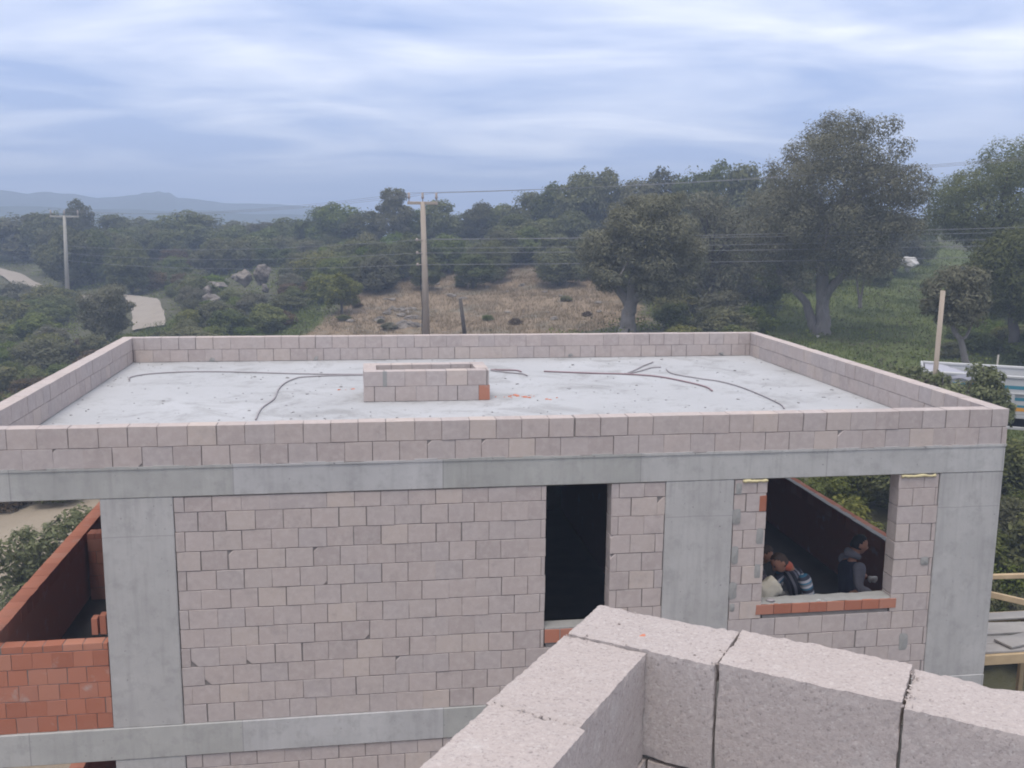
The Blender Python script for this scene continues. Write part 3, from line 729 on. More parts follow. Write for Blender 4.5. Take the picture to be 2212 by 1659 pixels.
# right arm along local +x, outer face at y=0, thickness towards -y; left arm along local -y, outer face x=0
def nb(x0, x1, y0, y1, z0, seed, cell=.0065): return rough_block('block', x0, x1, y0, y1, z0, z0+HB, seed, near, cell)
nb(0, .263, -TN, 0, .008, 1)
nb(.267, .546, -TN+.002, .004, .012, 2); nb(.550, .831, -TN-.002, -.002, .006, 3); nb(.836, 1.11, -TN, 0, .010, 4, .011); nb(1.122, 1.39, -TN, 0, .010, 5, .014)
nb(-.006, TN-.004, -.432, -TN-.002, .004, 6); nb(.004, TN+.010, -.708, -.436, .009, 7); nb(0, TN, -.985, -.715, .008, 8, .011); nb(0, TN, -1.26, -.995, .008, 9, .014)
zc = .008-.2
for ci in range(5):
    cell = .06 if ci else .012
    z0 = zc-.2*ci; sh = .5 if ci % 2 == 0 else 0
    for i in range(6):
        a = .263*i+(TN if sh else 0)*1.0+.002; b = a+.258
        if ci % 2 == 0: nb(TN+.004+.27*i, TN+.004+.27*i+.262, -TN, 0, z0, 20+ci*20+i, cell)
        else: nb(.27*i, .27*i+.262, -TN, 0, z0, 20+ci*20+i, cell)
    for i in range(6):
        y1 = -.27*i if ci % 2 == 0 else -TN-.006-.27*i
        nb(0, TN, y1-.262, y1, z0, 30+ci*20+i, cell)
bm = bmesh.new(); add_box(bm, .012, 1.6, -TN+.014, -.014, -1.05, .165); add_box(bm, .0135, TN-.0135, -1.6, -TN+.013, -1.05, .164)
obj('mortar', bm_mesh('mortar', bm, M_smear), near)
nslab = obj('terrace_slab', box_mesh('terrace_slab', 0, 5.5, -5.5, 0, -1.35, -1.02, M_beam, .01), near)
obj('wall_below', box_mesh('wall_below', .02, 5.4, -5.4, -.02, -7.6, -1.352, M_block, .01), near)
p = at_z(1386, 1368, ZT+.004)
bm = bmesh.new(); rr = random.Random(4); vs = [bm.verts.new((rr.uniform(-.008, .008), rr.uniform(-.005, .005), rr.uniform(0, .004))) for _ in range(10)]
bmesh.ops.convex_hull(bm, input=vs); tag(obj('brick_chip', bm_mesh('brick_chip', bm, M_chip_red), None, (p[0], p[1], ZT-.002)), 'tiny orange brick chip lying on the near corner block', 'chip')
# crumbs along the joints of the near wall
bm = bmesh.new(); rr = random.Random(9)
for _ in range(150):
    if rr.random() < .5: x = rr.choice((.27, .551, .836))+rr.gauss(0, .006); y = rr.uniform(-TN, 0)
    elif rr.random() < .6: y = rr.choice((-TN-.002, -.434, -.714))+rr.gauss(0, .006); x = rr.uniform(0, TN)
    else:
        x = rr.uniform(0, 1.0); y = rr.uniform(-TN, 0)
    s = rr.uniform(.0015, .0045); c = Vector((x, y, .201+s*.3-rr.uniform(0, .004)))
    vs = [bm.verts.new(c+Vector((rr.uniform(-s, s), rr.uniform(-s, s), rr.uniform(-s, s)))) for _ in range(6)]
    r_ = bmesh.ops.convex_hull(bm, input=vs)
    bmesh.ops.delete(bm, geom=[g for g in r_.get('geom_interior', []) if isinstance(g, bmesh.types.BMVert)], context='VERTS')
o = obj('crumbs', bm_mesh('crumbs', bm, M_block_near), near); o['kind'] = 'stuff'

# ------------------------------------------------------------------ vegetation
def leaf_cloud(lobes, n, size, seed, aspect=.5, out_bias=.75, shell=(.55, 1.06), up=.25):
    """lobes: (x, y, z, r[, squash]); returns leaf quads spread over the lobes' outer shells"""
    g = np.random.default_rng(seed)
    L = np.array([(l+(1.0,))[:5] if len(l) == 4 else l for l in lobes], float)
    wgt = L[:, 3]**2; wgt /= wgt.sum()
    k = g.choice(len(L), n*2, p=wgt)
    d = g.normal(size=(n*2, 3)); d /= np.linalg.norm(d, axis=1)[:, None]
    rad = shell[0]+(shell[1]-shell[0])*g.random(n*2)**.55
    spike = g.random(n*2) < .07; rad[spike] *= g.uniform(1.02, 1.22, spike.sum())
    lump = 1+.16*np.sin(d[:, 0]*7+k*1.7)*np.sin(d[:, 1]*6+k)+.10*np.sin(d[:, 2]*9+k*2.3)
    sc = np.stack([L[k, 3], L[k, 3], L[k, 3]*L[k, 4]], 1)
    p = L[k, :3]+d*sc*(rad*lump)[:, None]
    # drop most of what lies deep inside other lobes
    keep = np.ones(n*2, bool)
    for j in range(len(L)):
        q = (p-L[j, :3])/np.array([L[j, 3], L[j, 3], L[j, 3]*L[j, 4]]); r2 = (q**2).sum(1)
        keep &= ~((k != j) & (r2 < .52) & (g.random(n*2) < .85))
    p = p[keep][:n]; d = d[keep][:n]; n = len(p)
    nr = g.normal(size=(n, 3)); nr /= np.linalg.norm(nr, axis=1)[:, None]
    nn = d*out_bias+nr*(1-out_bias*.55); nn[:, 2] += up; nn /= np.linalg.norm(nn, axis=1)[:, None]
    a = np.cross(nn, g.normal(size=(n, 3))); a /= np.linalg.norm(a, axis=1)[:, None]; b = np.cross(nn, a)
    s = size*g.uniform(.55, 1.35, n)[:, None]
    V = np.stack([p-a*s, p-b*s*aspect+nn*s*.12, p+a*s, p+b*s*aspect+nn*s*.12], 1).reshape(-1, 3)
    Fq = np.arange(4*n).reshape(-1, 4)
    return V, Fq
def merge(parts):
    V = []; Fq = []; o = 0
    for v, f in parts: V.append(np.asarray(v, float)); Fq.append(np.asarray(f)+o); o += len(v)
    return np.concatenate(V), np.concatenate(Fq)
def blob_lobes(seed, nl, core=.30, rad=(.10, .19), squash=.8, zc=.58, zr=.36, flat=1.0):
    g = random.Random(seed); out = [(0, 0, zc, core, zr/ core*.85)]
    for i in range(nl):
        th = g.uniform(0, 2*math.pi); ph = math.asin(g.uniform(-.75, 1)); r = g.uniform(.75, 1.0)
        out.append((r*.36*math.cos(th)*math.cos(ph)*flat, r*.36*math.sin(th)*math.cos(ph)*flat, zc+r*zr*.82*math.sin(ph), g.uniform(*rad), squash))
    return out
# shared crowns, one metre tall and about one metre wide
def crown_mesh(name, seed, nl, n, size, mat, **kw):
    V, Fq = leaf_cloud(blob_lobes(seed, nl, **kw), n, size, seed); return np_mesh(name, V, Fq, mat)
TREE = [crown_mesh('crown', 100+i, 24, 9000, .025, M_dark, zc=.50, zr=.50) for i in range(4)]
def shrub_mesh(seed, n, size, mat):
    V, Fq = leaf_cloud(blob_lobes(seed, 15, core=.33, rad=(.11, .20), zc=.44, zr=.46), n, size, seed); return np_mesh('shrub', V, Fq, mat)
SHRUB = {'scrub': [shrub_mesh(200+i, 6000, .028, M_scrub) for i in range(5)],
         'dark': [shrub_mesh(220+i, 6000, .027, M_dark) for i in range(4)],
         'yellow': [shrub_mesh(240+i, 5400, .029, M_yellow) for i in range(2)],
         'rust': [shrub_mesh(250+i, 5000, .029, M_rust) for i in range(2)],
         'olive': [shrub_mesh(260+i, 6200, .025, M_olive) for i in range(2)]}
bm = bmesh.new(); rr = random.Random(3)
for i in range(4):
    a = rr.uniform(0, 6.28); tube_bm(bm, [(0, 0, -.05), (.03*math.cos(a), .03*math.sin(a), .3), (.16*math.cos(a), .16*math.sin(a), .62)], [.035, .025, .012], 6)
TRUNK = bm_mesh('trunk', bm, M_barkd, True)
trees = []
def tree(name, label, px, top, d, wpx, group, mi, depth=1.0, zlow=None):
    b = ground(px, 600, d); zt = at(px, top, d)[2]; h = max(1.2, zt-b[2]); wd = wpx*d/FPX
    root = thing(name, label, 'tree', (b[0], b[1], b[2]-.1), 0, group)
    rz = rng.uniform(0, 6.28)
    obj('trunk', TRUNK, root, (0, 0, 0), (0, 0, rz), (wd*.9, wd*.9, h))
    obj('crown', TREE[mi % 4], root, (0, 0, 0), (0, 0, rz), (wd*1.0, wd*1.0*depth, h*1.0))
    trees.append((b[0], b[1], wd*.5)); return root
# trees of the skyline: (x, top y, distance, width in px)
SKY = [(-40, 462, 105, 170), (60, 458, 100, 150), (120, 452, 98, 120), (180, 432, 96, 64), (235, 458, 100, 110), (300, 466, 104, 80), (345, 470, 108, 70), (400, 455, 92, 110), (455, 458, 94, 120), (520, 474, 104, 90), (575, 474, 96, 100), (630, 470, 90, 110),
       (690, 440, 84, 95), (735, 434, 82, 110), (790, 448, 80, 90), (905, 452, 80, 90), (950, 426, 78, 85), (1000, 455, 80, 80), (1040, 430, 78, 70), (1085, 440, 78, 90), (1135, 408, 76, 100), (1195, 390, 74, 90), (1255, 360, 72, 110), (1310, 366, 72, 100),
       (1370, 380, 70, 110), (1425, 358, 72, 110), (1490, 360, 70, 110), (1545, 350, 68, 90), (1610, 344, 66, 110), (1660, 365, 66, 90), (1720, 400, 66, 120), (1850, 430, 66, 130), (1930, 450, 66, 90), (1985, 474, 72, 60)]
ORD = 'first second third fourth fifth sixth seventh eighth ninth tenth eleventh twelfth thirteenth fourteenth fifteenth sixteenth seventeenth eighteenth nineteenth twentieth twenty-first twenty-second twenty-third twenty-fourth'.split()
for i, (x, t, d, wp) in enumerate(SKY):
    lab = ('rounded tree top poking up beside the far left pole' if x == 180 else
          (f'{ORD[sum(1 for q in SKY if -60 < q[0] < x)]} treetop from the left edge on the low left skyline' if x < 660 else f'{ORD[sum(1 for q in SKY if 660 < q[0] < x)]} treetop from the left along the rising skyline'))
    tree('evergreen_tree', lab, x, t, d, wp*1.25, 'trees on the left skyline' if x < 660 else 'trees on the rising skyline', i)
# second rank below the skyline on the slope
g_ = random.Random(12)
for i in range(46):
    x = g_.uniform(760, 1700); f = (x-760)/940
    base_top = 470-f*70; t = base_top+g_.uniform(10, 95); d = 70-(t-base_top)*.17+g_.uniform(-2, 2)
    tree('evergreen_tree', 'dark evergreen tree in the thicket on the slope behind the bare hillside', x, t, d, g_.uniform(75, 125), 'trees of the thicket on the slope', i+1)
for i in range(26):
    x = g_.uniform(120, 760); t = g_.uniform(474, 520); d = 96-(t-474)*.55
    if x < 215: d = max(d, 79); t = min(t, 490)
    tree('evergreen_tree', 'dark evergreen tree in the wood below the left skyline', x, t, d, g_.uniform(80, 130), 'trees of the wood at the left', i+1)

def limb_tree(name, label, cat, base_px, d, lobes_px, nleaf, size, stems, mat=M_olive, bark=M_bark, depth=.8, seed=1, squash=.85, extra=0):
    """tree shaped after its own outline: lobes (x, y, r) and stems [(x, y, r)...] in px at distance d"""
    sc = d/FPX; b = ground(base_px[0], base_px[1], d)
    zb = b[2]; rr = random.Random(seed)
    root = thing(name, label, cat, (b[0], b[1], zb))
    hx = np.array([CR[0], CR[1]]); hx /= np.linalg.norm(hx); hy = np.array([-hx[1], hx[0]])
    def loc(px, py, dep=0.0):
        p = at(px, py, d); v = np.array([p[0]-b[0], p[1]-b[1]])+hy*dep; return (v[0], v[1], p[2]-zb)
    lobes = []
    ymin = min(l[1] for l in lobes_px); xm = sum(l[0] for l in lobes_px)/len(lobes_px)
    half = max(abs(l[0]-xm) for l in lobes_px)
    for (x, y, r) in lobes_px:
        span = math.sqrt(max(.05, 1-((x-xm)/(half*1.15))**2))*half*sc*depth
        for k in range(3):
            lobes.append((*loc(x+rr.uniform(-8, 8), y+rr.uniform(-8, 8), (k-1)*span*.75+rr.uniform(-.2, .2)*span), r*sc*rr.uniform(.8, 1.02), squash))
            for q in range(2):
                a = rr.uniform(0, 6.28); e = rr.uniform(-.4, 1)
                lobes.append((lobes[-1-q][0]+.8*r*sc*math.cos(a), lobes[-1-q][1]+.8*r*sc*math.sin(a), lobes[-1-q][2]+.6*r*sc*e, r*sc*rr.uniform(.35, .55), squash))
    V, Fq = leaf_cloud(lobes, nleaf, size, seed, aspect=.42, shell=(.35, 1.05), out_bias=.8, up=.45)
    obj('crown', np_mesh('crown', V, Fq, mat), root)
    bm = bmesh.new()
    for st in stems:
        if st[0][1] > base_px[1]-12: st = [(st[0][0], st[0][1]+.45/sc, st[0][2]*1.05, st[0][3])]+list(st)
        P = spline([np.array(loc(x, y, dp)) for x, y, r, dp in st], 5); R = np.interp(np.linspace(0, 1, len(P)), np.linspace(0, 1, len(st)), [q[2]*sc for q in st])
        P = [p+np.array([rr.uniform(-1, 1), rr.uniform(-1, 1), 0])*R[i]*.18 for i, p in enumerate(P)]
        tube_bm(bm, P, list(R), 10)
    # boughs reaching into the crown
    top = stems[0][-1]
    for l in rr.sample(lobes, min(14, len(lobes))):
        a = np.array(loc(top[0], top[1], top[3])); c = np.array(l[:3]); mid = (a+c)/2+np.array([0, 0, .2])
        tube_bm(bm, [a, mid, c], [top[2]*sc*.6, top[2]*sc*.35, .02], 6)
    obj('trunk', bm_mesh('trunk', bm, bark, True), root)
    trees.append((b[0], b[1], 2.0)); return root

limb_tree('evergreen_tree', 'small rounded tree standing alone above the ridge left of the near pole', 'tree', (850, 500), 78, [(848, 425, 20), (836, 434, 14), (864, 430, 15), (850, 446, 18), (840, 418, 12), (860, 417, 10), (838, 452, 18), (864, 452, 18), (836, 470, 24), (866, 470, 24), (852, 484, 28)], 11000, .10, [[(850, 505, 4, 0), (850, 470, 3.5, 0), (850, 440, 3, 0)]], M_dark, M_barkd, depth=1.0, seed=19)
limb_tree('olive_tree', 'tallest olive tree with a forked pale trunk rising above the skyline', 'tree', (1772, 727), 42,
    [(1800, 285, 42), (1850, 285, 34), (1750, 325, 42), (1800, 345, 62), (1870, 345, 48), (1715, 385, 48), (1785, 420, 80), (1875, 415, 62), (1945, 375, 34), (1955, 430, 36), (1905, 400, 46), (1665, 440, 46), (1640, 500, 40),
     (1710, 490, 66), (1810, 505, 80), (1900, 490, 52), (1945, 475, 30), (1660, 545, 40), (1735, 560, 46), (1820, 570, 44), (1880, 560, 40), (1690, 600, 28), (1630, 575, 20)],
    90000, .056, [[(1776, 735, 19, 0), (1777, 690, 14, 0), (1776, 640, 13, 0), (1775, 560, 12, 0), (1790, 470, 9, 0)], [(1770, 735, 15, .1), (1756, 690, 10, .2), (1742, 650, 8, .3), (1715, 620, 7, .5), (1690, 585, 5, .7)], [(1776, 650, 10, 0), (1800, 610, 8, -.3), (1835, 560, 5, -.6)]], seed=5)
ob = limb_tree('olive_tree', 'broad olive tree with a hollow split trunk behind the roof', 'tree', (1354, 722), 38,
    [(1395, 445, 38), (1432, 448, 34), (1345, 485, 42), (1400, 505, 54), (1295, 525, 38), (1455, 505, 44), (1350, 555, 48), (1420, 570, 52), (1285, 572, 28), (1480, 555, 40), (1315, 600, 32), (1390, 615, 36), (1450, 610, 36), (1270, 545, 24)],
    60000, .054, [[(1354, 730, 22, 0), (1356, 690, 16, 0), (1362, 655, 14, 0), (1372, 600, 11, 0), (1385, 540, 8, 0)], [(1360, 660, 11, 0), (1335, 625, 8, .2), (1310, 595, 5, .5)], [(1362, 655, 11, 0), (1400, 615, 8, -.2), (1430, 580, 5, -.4)]], seed=6)
b = ob.location; sc = 38/FPX                                   # solid black tube standing in for the shade inside the trunk's hollow
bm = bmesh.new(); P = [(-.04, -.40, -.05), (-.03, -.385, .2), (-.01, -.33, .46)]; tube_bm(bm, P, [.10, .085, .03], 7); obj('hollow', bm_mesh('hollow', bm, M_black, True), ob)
limb_tree('evergreen_tree', 'large dark spreading tree at the right edge, its crown cut by the frame', 'tree', (2150, 640), 50,
    [(2060, 425, 42), (2105, 408, 38), (2150, 395, 48), (2195, 372, 46), (2240, 350, 60), (2045, 470, 34), (2105, 465, 56), (2170, 450, 66), (2240, 430, 80), (2025, 465, 20), (2090, 500, 34), (2150, 500, 46), (2220, 500, 60), (2300, 400, 80), (2300, 480, 80)],
    62000, .066, [[(2150, 650, 16, 0), (2145, 560, 12, 0), (2150, 500, 9, 0)]], M_dark, M_barkd, seed=7)
limb_tree('evergreen_tree', 'bushy lighter green tree under the large dark tree at the right edge', 'tree', (2185, 700), 38,
    [(2150, 560, 34), (2190, 540, 40), (2230, 530, 50), (2120, 590, 26), (2170, 600, 44), (2230, 600, 56), (2150, 630, 34), (2210, 650, 48)],
    30000, .06, [[(2190, 715, 10, 0), (2185, 660, 8, 0), (2190, 600, 6, 0)]], M_scrub, M_barkd, seed=8)
limb_tree('olive_tree', 'small sparse olive tree with a thin crooked trunk behind the truck', 'tree', (2088, 800), 29,
    [(2060, 600, 30), (2100, 605, 26), (2025, 630, 28), (2070, 645, 38), (2110, 640, 28), (2010, 665, 20), (2055, 685, 28), (2095, 675, 26)],
    7500, .055, [[(2088, 806, 8, 0), (2083, 770, 6.5, 0), (2075, 735, 5.5, 0), (2060, 712, 5, 0), (2058, 680, 4, 0)], [(2075, 735, 4, 0), (2090, 722, 3, 0), (2100, 690, 2.4, 0)]], M_olive, M_bark, seed=9)
limb_tree('olive_tree', 'thin tree with dark twin stems right of the tallest olive', 'tree', (1858, 640), 48,
    [(1850, 500, 28), (1880, 530, 30), (1845, 560, 26), (1875, 575, 26)], 5000, .08, [[(1856, 645, 2.6, 0), (1850, 600, 2.2, 0), (1845, 560, 2, 0)], [(1860, 645, 2.4, 0), (1868, 600, 2, 0), (1877, 560, 1.6, 0)]], M_dark, M_bark, seed=10)
limb_tree('olive_tree', 'middle-sized dark olive between the two big olives', 'tree', (1530, 690), 46,
    [(1530, 450, 40), (1570, 480, 40), (1500, 490, 38), (1545, 530, 50), (1590, 540, 36), (1510, 570, 44), (1570, 600, 46), (1530, 630, 36), (1610, 620, 30)], 13000, .08, [[(1530, 700, 10, 0), (1535, 640, 8, 0), (1540, 570, 6, 0)]], M_olive, M_barkd, seed=11)
limb_tree('olive_bush', 'grey-green rounded olive bush beside the pale dirt road', 'bush', (228, 706), 50,
    [(205, 645, 22), (240, 638, 24), (228, 660, 32), (262, 658, 20), (195, 672, 20), (250, 685, 22), (215, 688, 24), (200, 702, 18), (235, 706, 22), (262, 698, 16)], 15000, .055, [[(228, 716, 5, 0), (228, 690, 4, 0), (228, 660, 3, 0)]], M_olive, M_bark, depth=1.0, seed=14)
limb_tree('yellow_bush', 'bright yellow-green bush at the left foot of the bare hillside', 'bush', (738, 668), 50,
    [(735, 610, 18), (760, 622, 18), (715, 630, 17), (742, 638, 20), (768, 648, 13), (715, 652, 12)], 5000, .065, [[(738, 676, 3, 0), (738, 650, 2.5, 0), (738, 630, 2, 0)]], M_yellow, M_barkd, depth=1.0, seed=15)
limb_tree('leafy_bush', 'leafy green bush on the dirt yard below the left bay', 'bush', (95, 1330), 21,
    [(40, 1170, 26), (85, 1165, 26), (130, 1150, 26), (165, 1120, 22), (60, 1215, 36), (110, 1210, 34), (45, 1260, 34), (95, 1265, 34), (150, 1190, 22), (30, 1300, 30)], 5200, .060, [[(95, 1340, 4, 0), (90, 1270, 3, 0), (85, 1200, 2, 0)]], M_bush, M_barkd, depth=1.0, seed=16)
limb_tree('leafy_bush', 'tall leafy bush growing in front of the striped truck', 'bush', (2110, 905), 20.5,
    [(2120, 812, 20), (2140, 832, 22), (2095, 845, 22), (2130, 862, 26), (2090, 880, 26), (2155, 812, 12), (2148, 895, 24), (2115, 905, 28), (2070, 860, 18), (2160, 870, 16)], 6000, .05, [[(2112, 940, 4, 0), (2115, 880, 3, 0), (2122, 830, 2, 0)]], M_bush, M_barkd, depth=1.0, seed=17)
limb_tree('leafy_bush', 'low leafy bush at the left end of the striped truck', 'bush', (2040, 880), 20.5,
    [(2030, 830, 18), (2055, 842, 20), (2010, 838, 22), (2040, 855, 26), (2065, 862, 20), (1985, 838, 22), (1960, 825, 20), (1935, 820, 18), (2000, 815, 14)], 6000, .05, [[(2035, 900, 3, 0), (2035, 870, 2.5, 0), (2035, 845, 2, 0)]], M_bush, M_barkd, depth=1.0, seed=18)

# scatter of shrubs over the scrubland; areas that must stay open in the picture are kept clear
KEEP = [[(288, 618), (352, 618), (352, 692), (288, 692)], [(640, 705), (690, 660), (830, 612), (960, 580), (1180, 578), (1245, 620), (1310, 705)], [(500, 568), (590, 566), (590, 612), (500, 614)],
        [(1690, 640), (1990, 600), (2000, 760), (1690, 750)], [(1935, 532), (1995, 532), (1995, 562), (1935, 562)], [(2000, 770), (2212, 770), (2212, 900), (2000, 900)], [(900, 570), (930, 570), (930, 720), (900, 720)],
        [(430, 545), (500, 545), (500, 580), (430, 580)], [(175, 625), (285, 625), (285, 710), (175, 710)], [(1325, 640), (1385, 640), (1385, 722), (1325, 722)], [(130, 560), (152, 560), (152, 632), (130, 632)]]
def clear(p, h, wd):
    for fx in (-.45, 0, .45):
        for fz in (.25, .6, 1.0):
            q = (p[0]+fx*wd*CR[0], p[1]+fx*wd*CR[1], p[2]+fz*h); x, y = project(q)
            for poly in KEEP:
                if in_poly(x, y, poly): return False
    return True
_RP = spline([np.array(p) for p in ROADP], 6)
def near_road1(x, y, e): return any((x-p[0])**2+(y-p[1])**2 < (1.35+e)**2 for p in _RP)
g_ = random.Random(21); placed = []; count = {k: 0 for k in SHRUB}
def try_shrub(px, py0, d, kind, h, wd, label, group, name='shrub', sep=.34):
    b = ground(px, py0, d)
    if b[0] > -12.2 and b[0] < 3.4 and b[1] < 9: return None
    if inside_arr(np.array([b[0]]), np.array([b[1]]), DRY)[0] and kind != 'small': return None
    for q in placed:
        if (q[0]-b[0])**2+(q[1]-b[1])**2 < ((q[2]+wd)*sep)**2: return None
    if near_road1(b[0], b[1], wd*.45): return None
    if not clear(b, h, wd): return None
    placed.append((b[0], b[1], wd)); k = kind; count[k] += 1
    o = obj(SNAME[k], SHRUB[k][count[k] % len(SHRUB[k])], None, (b[0], b[1], b[2]-.08), (0, 0, g_.uniform(0, 6.28)), (wd, wd*g_.uniform(.85, 1.15), h))
    tag(o, label, 'shrub', group); return o
def pick(wts): 
    r = g_.random()*sum(v for _, v in wts)
    for k, v in wts:
        r -= v
        if r <= 0: return k
    return wts[-1][0]
SNAME = {'scrub': 'green_shrub', 'dark': 'evergreen_shrub', 'yellow': 'yellow_shrub', 'rust': 'rusty_shrub', 'olive': 'olive_shrub'}
LAB = {'scrub': 'green', 'dark': 'dark green', 'yellow': 'yellow-green', 'rust': 'rusty brown', 'olive': 'grey-green'}
nleft = 0
for _ in range(1500):
    px = g_.uniform(-60, 430); d = g_.choice((g_.uniform(27, 48), g_.uniform(40, 72)))
    k = pick((('scrub', 50), ('dark', 22), ('yellow', 13), ('rust', 8), ('olive', 7)))
    h = g_.uniform(.9, 2.1); wd = h*g_.uniform(1.2, 1.95)
    if try_shrub(px, 800, d, k, h, wd, LAB[k]+' shrub in the dense scrub left of the house', LAB[k]+' shrubs of the scrub at the left'): nleft += 1
    if nleft > 128: break
nm = 0
for _ in range(1500):
    px = g_.uniform(340, 900); d = g_.uniform(40, 84)
    k = pick((('scrub', 52), ('dark', 24), ('yellow', 10), ('rust', 4), ('olive', 10)))
    h = g_.uniform(.9, 2.3); wd = h*g_.uniform(1.2, 1.9)
    if try_shrub(px, 600, d, k, h, wd, LAB[k]+' shrub on the rocky slope between the two poles', LAB[k]+' shrubs of the rocky slope'): nm += 1
    if nm > 112: break
nr_ = 0
for _ in range(1200):
    px = g_.uniform(900, 1720); d = g_.uniform(47, 66)
    k = pick((('scrub', 35), ('dark', 55), ('olive', 10))); h = g_.uniform(1.2, 2.6); wd = h*g_.uniform(1.0, 1.5)
    if try_shrub(px, 600, d, k, h, wd, LAB[k]+' shrub at the upper edge of the bare hillside', LAB[k]+' shrubs above the bare hillside'): nr_ += 1
    if nr_ > 44: break
nq = 0
for _ in range(1500):
    px = g_.uniform(1440, 2300); d = g_.uniform(32, 62)
    k = pick((('scrub', 45), ('dark', 35), ('olive', 10), ('yellow', 6))); h = g_.uniform(.7, 1.9); wd = h*g_.uniform(1.1, 1.7)
    if try_shrub(px, 600, d, k, h, wd, LAB[k]+' shrub among the grass under the olive trees', LAB[k]+' shrubs under the olive trees'): nq += 1
    if nq > 48: break
nv = 0
for _ in range(900):                                            # thicket close to the right of the house
    x = g_.uniform(.9, 8); y = g_.uniform(3.2, 9.6)
    px, py = project((x, y, hgt(x, y)+1))
    k = pick((('scrub', 30), ('dark', 60), ('yellow', 3))); h = g_.uniform(.9, 2.0); wd = h*g_.uniform(1.0, 1.4)
    if x < 3.0 and y < 3.4: continue
    b = np.array([x, y, hgt(x, y)])
    if any((q[0]-x)**2+(q[1]-y)**2 < ((q[2]+wd)*.27)**2 for q in placed) or not clear(b, h, wd): continue
    if b[2]+h > -1.55: continue
    placed.append((x, y, wd)); count[k] += 1
    tag(obj(SNAME[k], SHRUB[k][count[k] % len(SHRUB[k])], None, (x, y, b[2]-.08), (0, 0, g_.uniform(0, 6.28)), (wd, wd, h)), LAB[k]+' shrub in the thicket right of the house', 'shrub', LAB[k]+' shrubs right of the house'); nv += 1
    if nv > 48: break
ns = 0
for _ in range(400):                                            # low tufts on the bare hillside
    x, y = g_.uniform(-13, 7), g_.uniform(30, 54)
    if not inside_arr(np.array([x]), np.array([y]), DRY)[0]: continue
    if any((q[0]-x)**2+(q[1]-y)**2 < 1.6 for q in placed): continue
    k = g_.choice(('olive', 'dark', 'scrub', 'rust')); h = g_.uniform(.22, .5); wd = h*g_.uniform(1.2, 2.2)
    placed.append((x, y, wd)); count[k] += 1
    tag(obj('tussock', SHRUB[k][count[k] % len(SHRUB[k])], None, (x, y, hgt(x, y)-.05), (0, 0, g_.uniform(0, 6.28)), (wd, wd, h)), 'low tussock on the dry bare hillside behind the house', 'tussock', 'tussocks on the bare hillside'); ns += 1
    if ns > 18: break

# undergrowth that fills the ground between the shrubs, and the grass: nobody could count it
def tufts(name, label, pts, mat, hmin, hmax, per, size, seed, width=.35, cat='undergrowth'):
    g = np.random.default_rng(seed); pts = np.asarray(pts); n = len(pts)
    base = np.repeat(pts, per, 0); N_ = len(base)
    h = np.repeat(g.uniform(hmin, hmax, n), per); dxy = g.normal(size=(N_, 2))*width*np.repeat(g.uniform(.6, 1.3, n), per)[:, None]
    p = base.copy(); p[:, :2] += dxy; p[:, 2] = hgt_arr(p[:, 0], p[:, 1])+h*g.random(N_)**.7*np.exp(-(dxy**2).sum(1)/(2*(width*1.3)**2))
    nn = g.normal(size=(N_, 3)); nn[:, 2] = np.abs(nn[:, 2])+.4; nn /= np.linalg.norm(nn, axis=1)[:, None]
    a = np.cross(nn, g.normal(size=(N_, 3))); a /= np.linalg.norm(a, axis=1)[:, None]; b_ = np.cross(nn, a); s = size*g.uniform(.6, 1.4, N_)[:, None]
    V = np.stack([p-a*s, p-b_*s*.5, p+a*s, p+b_*s*.5], 1).reshape(-1, 3)
    return tag(obj(name, np_mesh(name, V, np.arange(4*N_).reshape(-1, 4), mat)), label, cat, kind='stuff')
def blades(name, label, pts, mat, hmin, hmax, per, seed, spread=.16, w=.012):
    g = np.random.default_rng(seed); pts = np.asarray(pts); base = np.repeat(pts, per, 0); N_ = len(base)
    p = base.copy(); p[:, :2] += g.normal(size=(N_, 2))*spread; p[:, 2] = hgt_arr(p[:, 0], p[:, 1])-.02
    th = g.uniform(0, 6.28, N_); lean = g.normal(size=(N_, 2))*.35; h = g.uniform(hmin, hmax, N_)
    side = np.stack([np.cos(th), np.sin(th), np.zeros(N_)], 1)*(w*g.uniform(.6, 1.5, N_))[:, None]
    tip = p+np.stack([lean[:, 0]*h, lean[:, 1]*h, h], 1)
    V = np.stack([p-side, p+side, tip], 1).reshape(-1, 3)
    return tag(obj(name, np_mesh(name, V, np.arange(3*N_).reshape(-1, 3), mat)), label, 'grass', kind='stuff')
gg = np.random.default_rng(5)
def sample_area(n, xr, yr, test):
    out = []
    while len(out) < n:
        x = gg.uniform(*xr, 4000); y = gg.uniform(*yr, 4000); k = test(x, y)
        out += list(zip(x[k], y[k]))
    out = np.array(out[:n]); return np.column_stack([out, hgt_arr(out[:, 0], out[:, 1])])
def infr(x, y):
    dx = x-CAM[0]; dy = y-CAM[1]; f = dx*CF[0]+dy*CF[1]; r = dx*CR[0]+dy*CR[1]; return (f > 8) & (np.abs(r) < f*.58+3)
def near_road(x, y):
    k = np.zeros(x.shape, bool)
    P = spline([np.array(p) for p in ROADP], 6)
    for p in P: k |= ((x-p[0])**2+(y-p[1])**2) < 1.5**2
    return k
notb = lambda x, y: ~((x > -14) & (x < 3.2) & (y < 8.5)) & infr(x, y) & ~near_road(x, y)
und = lambda x, y: notb(x, y) & ~inside_arr(x, y, DRY) & ~inside_arr(x, y, DIRT) & (~inside_arr(x, y, GREEN) | (np.random.default_rng(1).random(x.shape) < .6))
tufts('undergrowth', 'low tangled green undergrowth filling the ground between the shrubs', sample_area(3000, (-50, 45), (14, 95), und), M_scrub, .2, .75, 46, .060, 31, .5)
